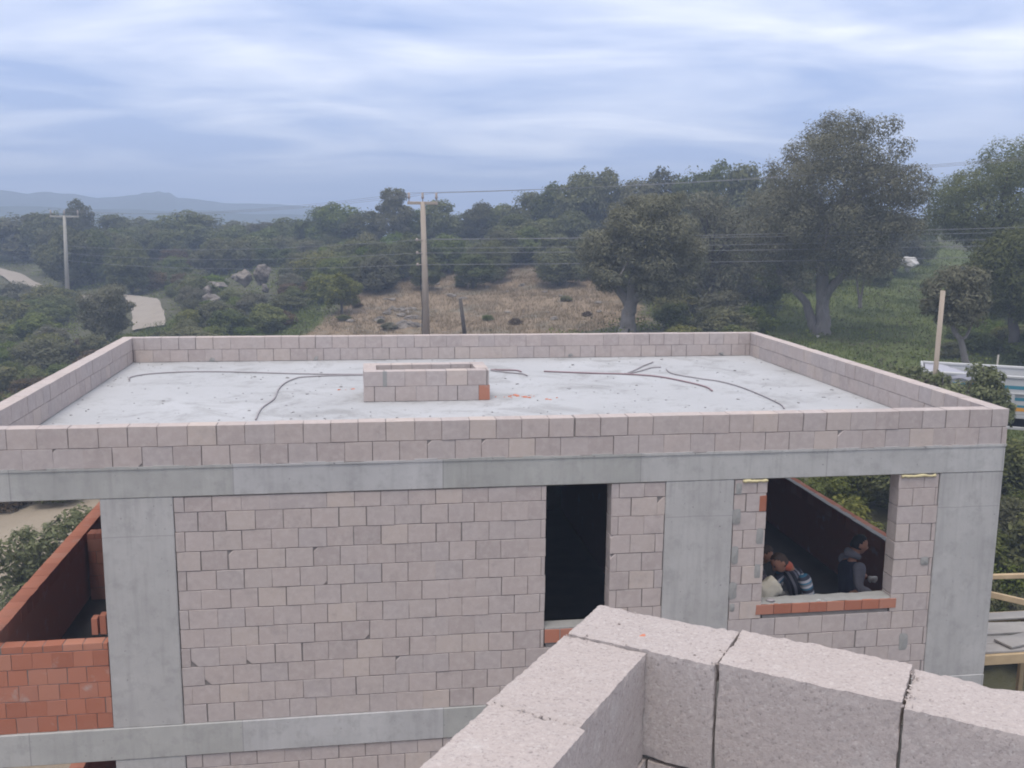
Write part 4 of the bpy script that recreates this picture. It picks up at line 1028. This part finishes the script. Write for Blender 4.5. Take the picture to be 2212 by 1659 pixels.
tufts('dark_undergrowth', 'low dark undergrowth between the evergreen shrubs', sample_area(1300, (-50, 45), (14, 95), und), M_dark, .25, .9, 44, .062, 32, .5)
blades('dry_grass', 'dry straw-coloured grass on the bare hillside', sample_area(6500, (-14, 8), (27, 56), lambda x, y: inside_arr(x, y, DRY)), M_grassd, .05, .22, 9, 33)
blades('green_grass', 'green grass of the meadow under the olive trees', sample_area(8500, (4, 42), (9, 62), lambda x, y: inside_arr(x, y, GREEN) & infr(x, y)), M_grassg, .06, .24, 9, 34, .2, .014)
blades('slope_grass', 'mixed grass on the slope right of the dirt road', sample_area(3200, (-22, -8), (27, 47), lambda x, y: inside_arr(x, y, GREEN2)), M_grassg, .06, .26, 9, 35, .2, .014)

# ------------------------------------------------------------------ rocks
def rock_mesh(seed, mat, sub=4, rough=.26):
    bm = bmesh.new(); bmesh.ops.create_icosphere(bm, subdivisions=sub, radius=1); off = Vector((seed*2.3, seed*1.1, seed*.7))
    r_ = random.Random(seed+50); planes = []
    for _ in range(11):
        q = Vector((r_.gauss(0, 1), r_.gauss(0, 1), r_.gauss(0, 1))).normalized(); planes.append((q, r_.uniform(.55, .85)))
    for v in bm.verts:
        for q, h_ in planes:
            dd = v.co.dot(q)
            if dd > h_: v.co -= q*(dd-h_)*.92
    for v in bm.verts:
        p = v.co.copy(); k = 1+rough*mnoise.noise(p*1.4+off)+rough*.55*abs(mnoise.noise(p*3.1+off))-rough*.3*abs(mnoise.noise(p*6+off)); v.co = p*k
    return bm_mesh('rock', bm, mat)
ROCK = [rock_mesh(i, M_rock) for i in range(5)]; WROCK = rock_mesh(8, M_white_rock)
def rock(label, px, py, d, wpx, hpx, i, group=None, mesh=None, name='boulder', rz=None):
    b = ground(px, py, d); s = d/FPX; r_ = random.Random(px*7+py); c = at(px, py, d)
    z = max(b[2]+hpx*s*.25, min(c[2], b[2]+hpx*s*1.2)) if name == 'boulder' else b[2]+hpx*s*.2
    return tag(obj(name, mesh or ROCK[i % 5], None, (b[0], b[1], z), (0, 0, r_.uniform(0, 6) if rz is None else rz), (wpx*s*.5, wpx*s*.5*r_.uniform(.8, 1.1), hpx*s*.5)), label, 'boulder' if name == 'boulder' else 'stone', group)
rock('large rounded boulder, right one of the grey pair above the dirt road', 566, 592, 57, 44, 44, 0)
rock('cracked grey boulder, left one of the pair above the dirt road', 528, 598, 56.5, 38, 40, 1)
rock('small grey boulder at the foot of the larger boulder of the pair', 572, 606, 56, 22, 20, 2)
rock('flat pale rock outcrop above and left of the boulder pair', 462, 570, 62, 46, 16, 3)
rock('low pale rock lying below the flat outcrop', 448, 590, 58, 24, 22, 4)
rock('reddish pale rock at the roadside slope', 452, 612, 54, 40, 26, 1)
rock('pale rock slab high among the shrubs above the boulder pair', 512, 548, 66, 36, 14, 2)
rock('whitish rock half hidden in the green slope at the right', 1965, 548, 64, 52, 26, 0, mesh=WROCK)
rock('small white stone block on top of the whitish rock at the right', 1964, 538, 64, 16, 16, 0, mesh=WROCK)
rock('white stone lying at the foot of the bare hillside left of the pole', 898, 708, 40, 15, 12, 2, mesh=WROCK)
rock('pale stone at the foot of the tallest olive tree', 1766, 727, 41, 9, 6, 2, mesh=WROCK)
rs = random.Random(55)
for i in range(34):
    x, y = rs.uniform(-9, 6), rs.uniform(32, 52)
    if not in_poly(x, y, DRY): continue
    s = rs.uniform(.10, .30)*(1.5 if rs.random() < .15 else 1)
    tag(obj('stone', ROCK[i % 5], None, (x, y, hgt(x, y)+.02), (rs.uniform(-.2, .2), rs.uniform(-.2, .2), rs.uniform(0, 6)), (s, s*rs.uniform(.6, 1), s*rs.uniform(.25, .5))), 'grey stone lying in the dry grass of the bare hillside', 'stone', 'stones on the bare hillside')
for i in range(24):
    c = ground(870+rs.uniform(-60, 40), 600, 47+rs.uniform(-2, 3)); s = rs.uniform(.2, .5)
    tag(obj('stone', ROCK[i % 5], None, (c[0], c[1], c[2]-.02), (0, 0, rs.uniform(0, 6)), (s, s*.8, s*.4)), 'grey stone of the rubble heap at the upper left of the bare hillside', 'stone', 'stones of the rubble heap')

# ------------------------------------------------------------------ poles and wires
def pole(label, base_px, d, top_py, r0, r1, mat, arm_px, lean_px=0, group='utility poles'):
    b = ground(base_px[0], base_px[1], d); t = at(base_px[0]+lean_px, top_py, d)
    root = thing('utility_pole', label, 'pole', (b[0], b[1], b[2]), 0, group)
    v = t-b; bm = bmesh.new(); tube_bm(bm, [(0, 0, -.4), tuple(v*.5), tuple(v)], [r0, (r0+r1)/2, r1], 12); obj('shaft', bm_mesh('shaft', bm, mat, True), root)
    hx = np.array([CR[0], CR[1], 0]); hx /= np.linalg.norm(hx); L = arm_px*d/FPX*.5
    arm = obj('crossarm', box_mesh('crossarm', -L, L, -.06, .06, -.06, .06, mat, .01), root, tuple(v+np.array([0, 0, -.05])), (0, 0, math.atan2(hx[1], hx[0])))
    for k, s in enumerate((-1, 0, 1)):
        bm = bmesh.new(); tube_bm(bm, [(0, 0, 0), (0, 0, .10), (0, 0, .12), (0, 0, .20), (0, 0, .24), (0, 0, .34), (0, 0, .37)], [.018, .018, .05, .06, .042, .055, .02], 9)
        obj('insulator', bm_mesh('insulator', bm, M_cer, True), arm, (s*(L-.06), 0, .06))
    tips = [b+v+np.array([0, 0, .36])+hx*s*(L-.06) for s in (-1, 0, 1)]
    return root, b, v, hx, tips
p1, b1, v1, h1, t1 = pole('tall weathered pole with a crossarm standing before the bare hillside', (922, 724), 42, 436, .155, .10, M_pole, 64, -9)
p2, b2, v2, h2, t2 = pole('distant grey pole with a crossarm at the left above the scrub', (146, 640), 75, 466, .16, .10, M_pole_grey, 56, -7)
zs1 = []
for yy in (514, 541, 565):                                     # low brackets with small insulators
    f = (724-yy)/(724-436); c = v1*f
    bm = bmesh.new(); tube_bm(bm, [(-.30, -.1, 0), (0, -.1, 0)], [.015, .015], 6); tube_bm(bm, [(-.28, -.1, -.05), (-.28, -.1, .02), (-.28, -.1, .08)], [.04, .055, .03], 8)
    obj('bracket', bm_mesh('bracket', bm, M_cer, True), p1, tuple(c), (0, 0, math.atan2(h1[1], h1[0]))); zs1.append(b1+c-h1*.28)
bm = bmesh.new(); tube_bm(bm, [tuple(v1*f-h1*(.17+.02*math.sin(f*20))) for f in np.linspace(0, .62, 12)], [.018]*12, 6); obj('cable', bm_mesh('cable', bm, M_black, True), p1)
PR = np.array([25.0, 21.0])                                    # the next pole stands outside the picture at the right
zr = hgt(*PR); bm = bmesh.new(); tube_bm(bm, [(0, 0, -.4), (0, 0, 9)], [.16, .1], 12)
pr = thing('utility_pole', 'pole beyond the right edge carrying the wires onward', 'pole', (PR[0], PR[1], zr), 0, 'utility poles'); obj('shaft', bm_mesh('shaft', bm, M_pole, True), pr)
def wire(label, a, c, sag, r, group):
    P = [a+(c-a)*t+np.array([0, 0, -4*sag*t*(1-t)]) for t in np.linspace(0, 1, 26)]
    bm = bmesh.new(); tube_bm(bm, P, [r]*26, 5); tag(obj('wire', bm_mesh('wire', bm, M_wire, True)), label, 'wire', group)
dW = PR-b1[:2]; dW /= np.linalg.norm(dW); nW = np.array([-dW[1], dW[0]])
for k in range(3):
    wire('thin upper wire running from the near pole crossarm to the right', t1[k], np.array([PR[0]+nW[0]*(k-1)*.6, PR[1]+nW[1]*(k-1)*.6, 4.95+.12*k]), .35, .006, 'upper wires')
    wire('thin upper wire running left from the near pole to the far pole', t1[k], t2[k], .5, .0055, 'upper wires to the far pole')
for k, (py2, lab) in enumerate(((496, 'highest'), (541, 'middle'), (570, 'lowest'))):
    e = at(2212, py2, 35); f = ((PR-b1[:2])@dW)/((e[:2]-b1[:2])@dW); zt = zs1[k][2]+(e[2]-zs1[k][2])*f
    wire(lab+' of the low wires crossing in front of the olive trees', zs1[k], np.array([PR[0], PR[1], zt+.05]), .10, .010, 'low wires')
    wire(lab+' of the low wires running left from the near pole', zs1[k], np.array([b2[0], b2[1], b2[2]+2.6+1.0*(2-k)*.5]), .35, .008, 'low wires to the far pole')
for k, (py1, py2) in enumerate(((516, 504), (536, 521))):
    a = at(930, py1, 41.8); e = at(2212, py2, 35); f = ((PR-b1[:2])@dW)/((e[:2]-a[:2])@dW); zt = a[2]+(e[2]-a[2])*f
    wire('second wire hanging just under the highest low wire' if k == 0 else 'thin wire between the highest and middle low wires', a, np.array([PR[0], PR[1], zt]), .12, .008, 'low wires')
# leaning post, timber pole by the truck, small blue sign
b = ground(1006, 706, 41); t = at(994, 645, 41)
bm = bmesh.new(); tube_bm(bm, [(0, 0, -.2), tuple((t-b)*.5), tuple(t-b)], [.085, .08, .075], 8); tag(obj('leaning_post', bm_mesh('leaning_post', bm, M_barkd, True), None, tuple(b)), 'short dark post leaning left on the bare hillside', 'post')
b = ground(2019, 795, 22.5); t = at(2037, 628, 22.5)
bm = bmesh.new(); tube_bm(bm, [tuple((b-t)*.04*-1+np.array([0, 0, -.3])), tuple((t-b)*.5), tuple(t-b)], [.058, .054, .05], 10); tag(obj('timber_pole', bm_mesh('timber_pole', bm, M_pole, True), None, tuple(b)), 'bare brown timber pole leaning right beside the truck', 'pole')
b = ground(1742*1.262, 800, 30); t = at(2150, 1060*.6777, 30)
b = ground(2150, 800, 30); bm = bmesh.new(); tube_bm(bm, [(0, 0, -.2), (.05, 0, 1.6)], [.03, .025], 6); tag(obj('thin_stake', bm_mesh('thin_stake', bm, M_pole_grey, True), None, tuple(b)), 'thin grey stake in the bushes behind the truck', 'stake')
b = ground(254, 570, 84); st = thing('road_sign', 'tiny blue sign on a thin post in the scrub at the left', 'sign', tuple(b)); zt = at(255, 549, 84)[2]-b[2]
bm = bmesh.new(); tube_bm(bm, [(0, 0, -.2), (0, 0, zt)], [.04, .04], 6); obj('post', bm_mesh('post', bm, M_pole_grey, True), st)
obj('panel', box_mesh('panel', -.19, .19, -.02, .02, zt-.06, zt+.14, M_blue, .01), st)

# ------------------------------------------------------------------ striped truck beyond the right parapet
tl = at(1998, 790, 24.2); trr = at(2212, 801, 24.35); dv = trr[:2]-tl[:2]; dv /= np.linalg.norm(dv)
gz = hgt(tl[0]+1, tl[1]); zt_ = at(2180, 812, 24.3)[2]; zb_ = at(2180, 896, 24.3)[2]
truck = thing('truck', 'white tipper truck with teal and orange striped bed sides behind the bushes', 'truck', (tl[0], tl[1], zb_), math.atan2(dv[1], dv[0]))
Hb = zt_-zb_; LB = 4.6; WB = 1.7
obj('bed_floor', box_mesh('bed_floor', 0, LB, 0, WB, -.08, 0, M_white, .01), truck)
ribs = []
for nm, y0, y1 in (('bed_side', 0, .05), ('bed_side', WB-.05, WB)):
    sd = obj(nm, box_mesh(nm, 0, LB, y0, y1, .003, Hb-.06, M_white, .01), truck)
    s = -1 if y0 == 0 else 1; yf = y0-.004 if s < 0 else y1+.004
    for f0, f1, mt, nm2 in ((.66, .75, M_teal, 'teal_stripe'), (.37, .45, M_teal, 'teal_stripe'), (.20, .26, M_teal, 'teal_stripe'), (.10, .19, M_orange, 'orange_stripe')):
        obj(nm2, box_mesh(nm2, .02, LB-.02, min(yf, yf-s*.003), max(yf, yf-s*.003), Hb*f0, Hb*f1, mt), sd)
    for i in range(6):
        xx = .02+i*(LB-.12)/5; obj('rib', box_mesh('rib', xx, xx+.07, min(yf, yf+s*.035), max(yf, yf+s*.035), .01, Hb*.52, M_white, .005), sd)
    obj('top_rail', box_mesh('top_rail', 0, LB, y0-.02, y1+.02, Hb-.06, Hb, M_white, .01), sd)
    obj('side_channel', box_mesh('side_channel', 0, LB, min(yf, yf+s*.03), max(yf, yf+s*.03), Hb*.53, Hb*.57, M_white, .005), sd)
for nm, x0 in (('tailgate', -.05), ('headboard', LB)):
    obj(nm, box_mesh(nm, x0, x0+.05, .0, WB, .003, Hb, M_white, .01), truck)
bm = bmesh.new(); K = 16; g2 = random.Random(6); VV = []
for j in range(8):
    for i in range(K):
        x = .05+1.9*i/(K-1); y = .06+(WB-.12)*j/7
        VV.append(bm.verts.new((x, y, Hb*.84+.04*math.sin(j*.9+i*.5)+.025*g2.uniform(-1, 1)+.07*math.exp(-(i/5)**2)-.12*(i/(K-1)))))
for j in range(7):
    for i in range(K-1): bm.faces.new((VV[j*K+i], VV[j*K+i+1], VV[(j+1)*K+i+1], VV[(j+1)*K+i]))
obj('tarpaulin', bm_mesh('tarpaulin', bm, M_tarp, True), truck)
bm = bmesh.new(); K = 12; VV = []
for j in range(4):
    for i in range(K): VV.append(bm.verts.new((.05+1.3*i/(K-1), -.012-.02*math.sin(i*1.1)-.012*j, Hb*.98-Hb*.27*j/3*(.7+.3*math.sin(i*.8)))))
for j in range(3):
    for i in range(K-1): bm.faces.new((VV[j*K+i], VV[j*K+i+1], VV[(j+1)*K+i+1], VV[(j+1)*K+i]))
obj('tarpaulin', bm_mesh('tarpaulin', bm, M_tarp, True), truck)
wz = .45; dz = gz-zb_
for y in (.45, WB-.62): obj('chassis_rail', box_mesh('chassis_rail', .2, LB+1.9, y, y+.17, -.36, -.09, M_black, .01), truck)
obj('guard_rail', box_mesh('guard_rail', .6, LB-.2, .02, .06, -.34, -.27, M_white, .008), truck)
for xx in (1.0, LB+1.1):
    for y in (.05, WB-.33):
        bm = bmesh.new(); tube_bm(bm, [(0, 0, 0), (0, .28, 0)], [wz, wz], 22); tw = obj('wheel', bm_mesh('wheel', bm, M_black, True), truck, (xx, y, dz+wz))
        bm = bmesh.new(); tube_bm(bm, [(0, -.012, 0), (0, .02, 0)], [.24, .24], 16); obj('rim', bm_mesh('rim', bm, M_white), tw)
bm = bmesh.new(); prof = [(LB+.12, -.35), (LB+2.0, -.35), (LB+2.0, .35), (LB+1.75, 1.25), (LB+.25, 1.3), (LB+.12, 1.2)]
lo = [bm.verts.new((x, .03, z)) for x, z in prof]; hi = [bm.verts.new((x, WB-.03, z)) for x, z in prof]
for i in range(len(prof)): j = (i+1) % len(prof); bm.faces.new((lo[i], lo[j], hi[j], hi[i]))
bm.faces.new(lo[::-1]); bm.faces.new(hi); bmesh.ops.bevel(bm, geom=bm.edges[:], offset=.04, segments=2, affect='EDGES'); bmesh.ops.recalc_face_normals(bm, faces=bm.faces[:])
cab = obj('cab', bm_mesh('cab', bm, M_white), truck)
obj('side_window', box_mesh('side_window', LB+.7, LB+1.65, .015, .028, .45, 1.1, M_glass, .004), cab)
obj('headlight', box_mesh('headlight', LB+2.0, LB+2.03, .2, .5, -.1, .1, M_cer, .01), cab); obj('headlight', box_mesh('headlight', LB+2.0, LB+2.03, WB-.5, WB-.2, -.1, .1, M_cer, .01), cab)

# ------------------------------------------------------------------ timber deck right of the house
deck = thing('scaffold_deck', 'makeshift timber deck with weathered boards beside the right corner of the house', 'scaffold', (.12, .36, -3.06))
for i, (x0, x1, y0, y1, rz, dz_) in enumerate(((.02, 2.4, .04, .24, .0, .035), (.1, 2.5, .26, .47, -.02, .035), (.25, 2.6, .50, .70, .03, .037), (.5, 2.6, .05, .30, .28, .075), (.6, 2.7, .62, .84, -.04, .037), (.75, 2.3, .92, 1.12, .05, .036))):
    o = obj('board', box_mesh('board', 0, x1-x0, 0, y1-y0, 0, .025, M_plank, .003, .002, i), deck, (x0, y0, dz_), (0, .004*i, rz))
obj('edge_beam', box_mesh('edge_beam', 0, 2.7, 0, .05, -.09, .03, M_timber, .004), deck)
obj('rear_beam', box_mesh('rear_beam', .1, 2.7, 1.15, 1.20, -.09, .03, M_timber, .004), deck)
for xx in (.25, 1.4, 2.5):
    obj('joist', box_mesh('joist', xx, xx+.05, .052, 1.148, -.085, .028, M_timber, .004), deck)
    for yy in (1.12,): obj('leg', box_mesh('leg', xx+.055, xx+.12, yy, yy+.06, -3.2, -.001, M_timber, .004), deck)
def timber(label, p0, p1, w_, h_):
    p0 = np.array(p0); p1 = np.array(p1); v = p1-p0; L_ = np.linalg.norm(v)
    o = obj('timber', box_mesh('timber', 0, L_, -w_/2, w_/2, -h_/2, h_/2, M_timber, .004), None, tuple(p0), (0, -math.asin(v[2]/L_), math.atan2(v[1], v[0]))); return tag(o, label, 'timber', 'timber rails beside the house')
p0 = at_y(2128, 1246, 1.25); p1_ = at_y(2290, 1241, 1.30); timber('upper timber rail sticking out right of the house above the deck', p0, p1_, .06, .055)
p0 = at_y(2122, 1280, .62); p1_ = at_y(2290, 1318, .55); timber('lower slanting timber rail right of the house above the deck', p0, p1_, .05, .07)

# ------------------------------------------------------------------ workers kneeling behind the window
def skin(name, nodes, edges, mat, parent, root=0, sub=2):
    me = bpy.data.meshes.new(name); me.from_pydata([nd[:3] for nd in nodes], edges, []); me.materials.append(mat)
    o = obj(name, me, parent)
    mod = o.modifiers.new('skin', 'SKIN'); mod.use_smooth_shade = True; mod.branch_smoothing = .6
    if not me.skin_vertices: me.skin_vertices.new()
    for i, nd in enumerate(nodes):
        r = nd[3]; sv_ = me.skin_vertices[0].data[i]; sv_.radius = (r, r) if not isinstance(r, tuple) else r; sv_.use_root = (i == root)
    ss = o.modifiers.new('sub', 'SUBSURF'); ss.levels = sub; ss.render_levels = sub
    return o
def chain(pts):
    return [tuple(p) for p in pts], [(i, i+1) for i in range(len(pts)-1)]
def hand_nodes(wrist, dirv, side, size=1.0):
    """palm and five bent fingers; returns nodes and edges (index 0 is the wrist)"""
    d = Vector(dirv).normalized(); s = Vector(side); s = (s-d*s.dot(d)).normalized(); nrm = d.cross(s); w0 = Vector(wrist)
    nodes = [(*w0, .026*size), (*(w0+d*.05*size), .034*size)]; edges = [(0, 1)]
    for k, (off, ln) in enumerate(((-.030, .068), (-.010, .078), (.010, .074), (.028, .058))):
        b_ = w0+d*.088*size+s*off*size; m_ = b_+d*ln*.5*size-nrm*.012*size; t_ = b_+d*ln*.8*size-nrm*.040*size; i = len(nodes)
        nodes += [(*b_, .0115*size), (*m_, .0105*size), (*t_, .009*size)]; edges += [(1, i), (i, i+1), (i+1, i+2)]
    b_ = w0+d*.035*size-s*.036*size; t_ = b_+d*.045*size-s*.016*size-nrm*.02*size; i = len(nodes)
    nodes += [(*b_, .013*size), (*t_, .010*size)]; edges += [(1, i), (i, i+1)]
    return nodes, edges
def head_mesh(mat, seed=0):
    """head 0.23 m tall, facing +x, centre at origin, with brow, nose, chin and ears shaped in"""
    bm = bmesh.new(); bmesh.ops.create_uvsphere(bm, u_segments=28, v_segments=20, radius=1)
    for v in bm.verts:
        p = v.co.copy(); x, y, z = p
        X = x*.098; Y = y*.076; Z = z*.118
        if z < -.1: k = 1-.30*min(1, (-.1-z)/.9)**1.2; Y *= k; X = X*(1-.10*(-z)) + .012*(-z if x > 0 else 0)
        if x > .75 and abs(y) < .22 and -.42 < z < .12: X += .026*(1-abs(y)/.22)*(1-abs(z+.2)/.36)          # nose
        if x > .55 and abs(abs(y)-.34) < .18 and .0 < z < .2: X -= .010                                          # eye sockets
        if x > .6 and abs(y) < .4 and -.66 < z < -.52: X -= .005                                                # mouth line
        if abs(y) > .88 and abs(z) < .28 and -.25 < x < .15: Y += .016*(1 if y > 0 else -1)                      # ears
        v.co = (X, Y, Z)
    return bm_mesh('head', bm, mat, True)
def hair_mesh(mat, back=True, seed=1):
    bm = bmesh.new(); bmesh.ops.create_uvsphere(bm, u_segments=26, v_segments=18, radius=1)
    dele = []
    for v in bm.verts:
        x, y, z = v.co
        if z < .30+.55*max(0, x)-(.75 if x < .1 else 0): dele.append(v)
        k = 1.07+.06*mnoise.noise(v.co*6+Vector((seed, 0, 0)))
        v.co = (x*.098*k, y*.078*k, z*.120*k)
    bmesh.ops.delete(bm, geom=dele, context='VERTS')
    return bm_mesh('hair', bm, mat, True)
def eyes(parent, loc, rot):
    for s in (-1, 1):
        bm = bmesh.new(); bmesh.ops.create_uvsphere(bm, u_segments=8, v_segments=6, radius=.010)
        o = obj('eye', bm_mesh('eye', bm, M_eye, True), parent, (.083, s*.027, .010))
def person(label, loc, rz, pose, mats):
    """pose in the person's own frame: +x is where the person faces, z up from the floor"""
    root = thing('person', label, 'person', loc, rz)
    P_ = pose
    hip, chest, neck, head = (Vector(P_[k]) for k in ('hip', 'chest', 'neck', 'head'))
    nodes = [(*hip, (.12, .10)), (*((hip+chest)/2), (.11, .095)), (*chest, (.075, .07)), (*(chest+(neck-chest)*.72), (.045, .045)), (*neck, .056), (*(neck+(head-neck)*.55), .055), (*head, .07)]
    edges = [(0, 1), (1, 2), (2, 3), (3, 4), (4, 5), (5, 6)]
    def limb(pts, at_i):
        i = len(nodes); nodes.extend(pts); edges.append((at_i, i)); edges.extend((i+k, i+k+1) for k in range(len(pts)-1))
    for s in ('l', 'r'):
        sh, el, wr = (Vector(P_[s+k]) for k in ('sh', 'el', 'wr'))
        limb([(*sh, .035), (*((sh+el)/2), .036), (*el, .042), (*((el+wr)/2), .038), (*wr, .027)], 2)
        hp, kn, an = (Vector(P_[s+k]) for k in ('hp', 'kn', 'an')); toe = Vector(P_[s+'toe'])
        limb([(*hp, .088), (*((hp+kn)/2), .078), (*kn, .060), (*((kn+an)/2), .055), (*an, .038), (*toe, .032)], 0)
    body = skin('body', nodes, edges, mats['skin'], root)
    # garments: the same skeleton a little wider
    gn = [(*hip, (.150, .130)), (*((hip+chest)/2), (.150, .128)), (*chest, (.172, .138)), (*(chest+(neck-chest)*.80), (.115, .10))]; ge = [(0, 1), (1, 2), (2, 3), (2, 4), (2, 5)]
    gn += [(*(Vector(P_['lsh'])), .092), (*(Vector(P_['rsh'])), .092)]
    top = skin('vest' if 'vest' in mats else 'sweater', gn, ge, mats.get('vest', mats['top']), root)
    for s in ('l', 'r'):
        sh, el, wr = (Vector(P_[s+k]) for k in ('sh', 'el', 'wr')); c = chest+(neck-chest)*.25
        skin('sleeve', [(*(c.lerp(sh, .7)), .086), (*sh, .088), (*((sh+el)/2), .072), (*el, .060), (*((el+wr)/2), .055), (*(wr.lerp(el, .08)), .043)], [(0, 1), (1, 2), (2, 3), (3, 4), (4, 5)], mats.get('sleeve', mats['top']), root)
        hp, kn, an = (Vector(P_[s+k]) for k in ('hp', 'kn', 'an'))
        skin('trouser_leg', [(*(hip.lerp(hp, .6)), .115), (*hp, .106), (*((hp+kn)/2), .092), (*kn, .075), (*((kn+an)/2), .068), (*an, .055)], [(0, 1), (1, 2), (2, 3), (3, 4), (4, 5)], mats['trouser'], root)
        toe = Vector(P_[s+'toe']); skin('boot', [(*an, .05), (*(an.lerp(toe, .5)), .048), (*toe, .042)], [(0, 1), (1, 2)], M_black, root)
        hn, he = hand_nodes(wr, P_[s+'hd'], P_[s+'hs'], 1.08); skin('glove', hn, he, mats['hand'], root)
    hd = obj('head', head_mesh(mats['skin']), root, tuple(head), P_['hrot'])
    obj('hair', hair_mesh(mats['hair']), hd); eyes(hd, None, None)
    if 'hood' in mats:
        bk = neck+Vector((-.055, 0, .02)); skin('hood', [(*(neck+Vector((.05, .06, -.03))), .035), (*(bk+Vector((.0, .065, 0))), .05), (*(bk+Vector((-.04, 0, .01))), .066), (*(bk+Vector((.0, -.065, 0))), .05), (*(neck+Vector((.05, -.06, -.03))), .035)], [(0, 1), (1, 2), (2, 3), (3, 4)], mats['hood'], root)
    if 'neckc' in mats: skin('sunburnt_neck', [(*(neck+(neck-head).normalized()*.03), .066), (*neck.lerp(head, .35), .064), (*neck.lerp(head, .7), .070)], [(0, 1), (1, 2)], mats['neckc'], root)
    return root
FZ = ZL
# left worker: faces -x, kneels and bows over his work
kneel = dict(lhp=(0, .10, .58), rhp=(0, -.10, .58), lkn=(.26, .12, .10), rkn=(.26, -.12, .10), lan=(-.16, .12, .08), ran=(-.16, -.12, .08), ltoe=(-.28, .12, .05), rtoe=(-.28, -.12, .05))
pose = dict(hip=(0, 0, .62), chest=(.10, 0, .90), neck=(.17, 0, 1.065), head=(.30, 0, 1.125), lsh=(.07, .19, .99), lel=(.02, .27, .74), lwr=(.20, .25, .58), rsh=(.16, -.18, .98), rel=(.33, -.02, .86), rwr=(.52, .22, .93),
            lhd=(1, 0, -.2), lhs=(0, 0, 1), rhd=(1, .3, -.2), rhs=(0, 1, 0), hrot=(.1, .62, .1), **kneel)
person('kneeling worker in a striped knit sweater bowing over, behind the window', (-1.86, .80, FZ), math.pi, pose, dict(skin=M_skin, top=M_stripe_t, sleeve=M_stripe, trouser=M_jeans, hand=M_glove, hair=M_hair_b, neckc=M_skin_red))
pose = dict(hip=(-.05, 0, .58), chest=(-.03, 0, .90), neck=(.02, 0, 1.10), head=(.075, 0, 1.215), lsh=(-.02, .18, 1.00), lel=(.10, .24, .80), lwr=(.30, .16, .74), rsh=(.0, -.19, 1.00), rel=(-.04, -.25, .77), rwr=(.14, -.28, .70),
            lhd=(1, 0, -.4), lhs=(0, 0, 1), rhd=(.7, -.1, -.75), rhs=(0, 0, 1), hrot=(0, .22, -.12), **kneel)
person('kneeling dark-haired worker in a grey hoodie and navy vest, facing right behind the window', (-1.13, 1.04, FZ), 0, pose, dict(skin=M_skin, top=M_hood, vest=M_vest, trouser=M_trous, hand=M_glove, hair=M_hair_d, hood=M_hood))
pose = dict(hip=(-.02, 0, .60), chest=(.05, 0, .88), neck=(.11, 0, 1.04), head=(.20, 0, 1.10), lsh=(.02, .18, .97), lel=(.14, .22, .78), lwr=(.34, .12, .72), rsh=(.08, -.18, .97), rel=(.16, -.24, .76), rwr=(.34, -.22, .72),
            lhd=(1, 0, -.3), lhs=(0, 0, 1), rhd=(1, 0, -.3), rhs=(0, 0, 1), hrot=(0, .5, 0), **kneel)
person('worker in a plaid shirt half hidden by the left window pier', (-2.40, 1.18, FZ), math.radians(-8), pose, dict(skin=M_skin, top=M_plaid, trouser=M_trous, hand=M_glove, hair=M_hair_b))
# slumped cement sack on the sill and a lump of mortar before it
bm = bmesh.new(); bmesh.ops.create_icosphere(bm, subdivisions=4, radius=1)
for v in bm.verts:
    p = v.co.copy(); k = 1+.10*mnoise.noise(p*2.2)+.05*mnoise.noise(p*6)
    e_ = 2.6; s_ = (abs(p.x)**e_+abs(p.y)**e_+abs(p.z)**e_)**(-1/e_); v.co = Vector((p.x*s_*.155*k*(1-.25*max(0, p.z)), p.y*s_*.075*k, max(-.09, p.z*s_*.125*k+.02*math.sin(p.x*5))))
tag(obj('cement_sack', bm_mesh('cement_sack', bm, M_sack, True), None, (-2.52, .255, -2.03), (.05, -.15, .1)), 'slumped beige sack leaning in the left corner of the window sill', 'sack')
bm = bmesh.new(); bmesh.ops.create_icosphere(bm, subdivisions=3, radius=1)
for v in bm.verts: p = v.co.copy(); v.co = Vector((p.x*.05, p.y*.035, max(-.01, p.z*.016)))*(1+.2*mnoise.noise(p*3))
tag(obj('mortar_lump', bm_mesh('mortar_lump', bm, M_conduit, True), None, (-2.57, .075, -2.083)), 'small dark lump of mortar on the left end of the window sill', 'mortar')
for i, xx in enumerate((-2.03, -1.96)):
    bm = bmesh.new(); vs = [bm.verts.new((random.uniform(-.03, .03), random.uniform(-.012, .012), random.uniform(0, .016))) for _ in range(12)]; bmesh.ops.convex_hull(bm, input=vs)
    tag(obj('plaster_scrap', bm_mesh('plaster_scrap', bm, M_white), None, (xx, .035, -2.10)), 'left one of two small white scraps on the window sill' if i == 0 else 'right one of two small white scraps on the window sill', 'scrap')
# broken clay brick ends standing on the clay wall of the left bay
for i, (xx, hh) in enumerate(((-9.62, .17), (-9.54, .2))):
    tag(obj('loose_brick', block_mesh(.06, .10, hh, i, M_brick), None, (xx, .24, -2.165)), ('left' if i == 0 else 'right')+' one of two clay brick ends standing behind the orange brick wall', 'brick')

# ------------------------------------------------------------------ haze in the air out to the far hills, made denser to imitate lens glare
m = bpy.data.materials.new('haze'); m.use_nodes = True; m.node_tree.nodes.clear(); n = NT(m.node_tree)
o_ = n.node('ShaderNodeOutputMaterial'); v_ = n.node('ShaderNodeVolumePrincipled'); n.link(v_.outputs[0], o_.inputs['Volume'])
v_.inputs['Color'].default_value = (.62, .76, 1.0, 1); v_.inputs['Density'].default_value = .0029; v_.inputs['Anisotropy'].default_value = 0
tag(obj('haze', box_mesh('haze', -1250, 1250, -220, 1050, -22, 32, m)), 'thin bluish haze over the far hills', 'haze', kind='stuff')
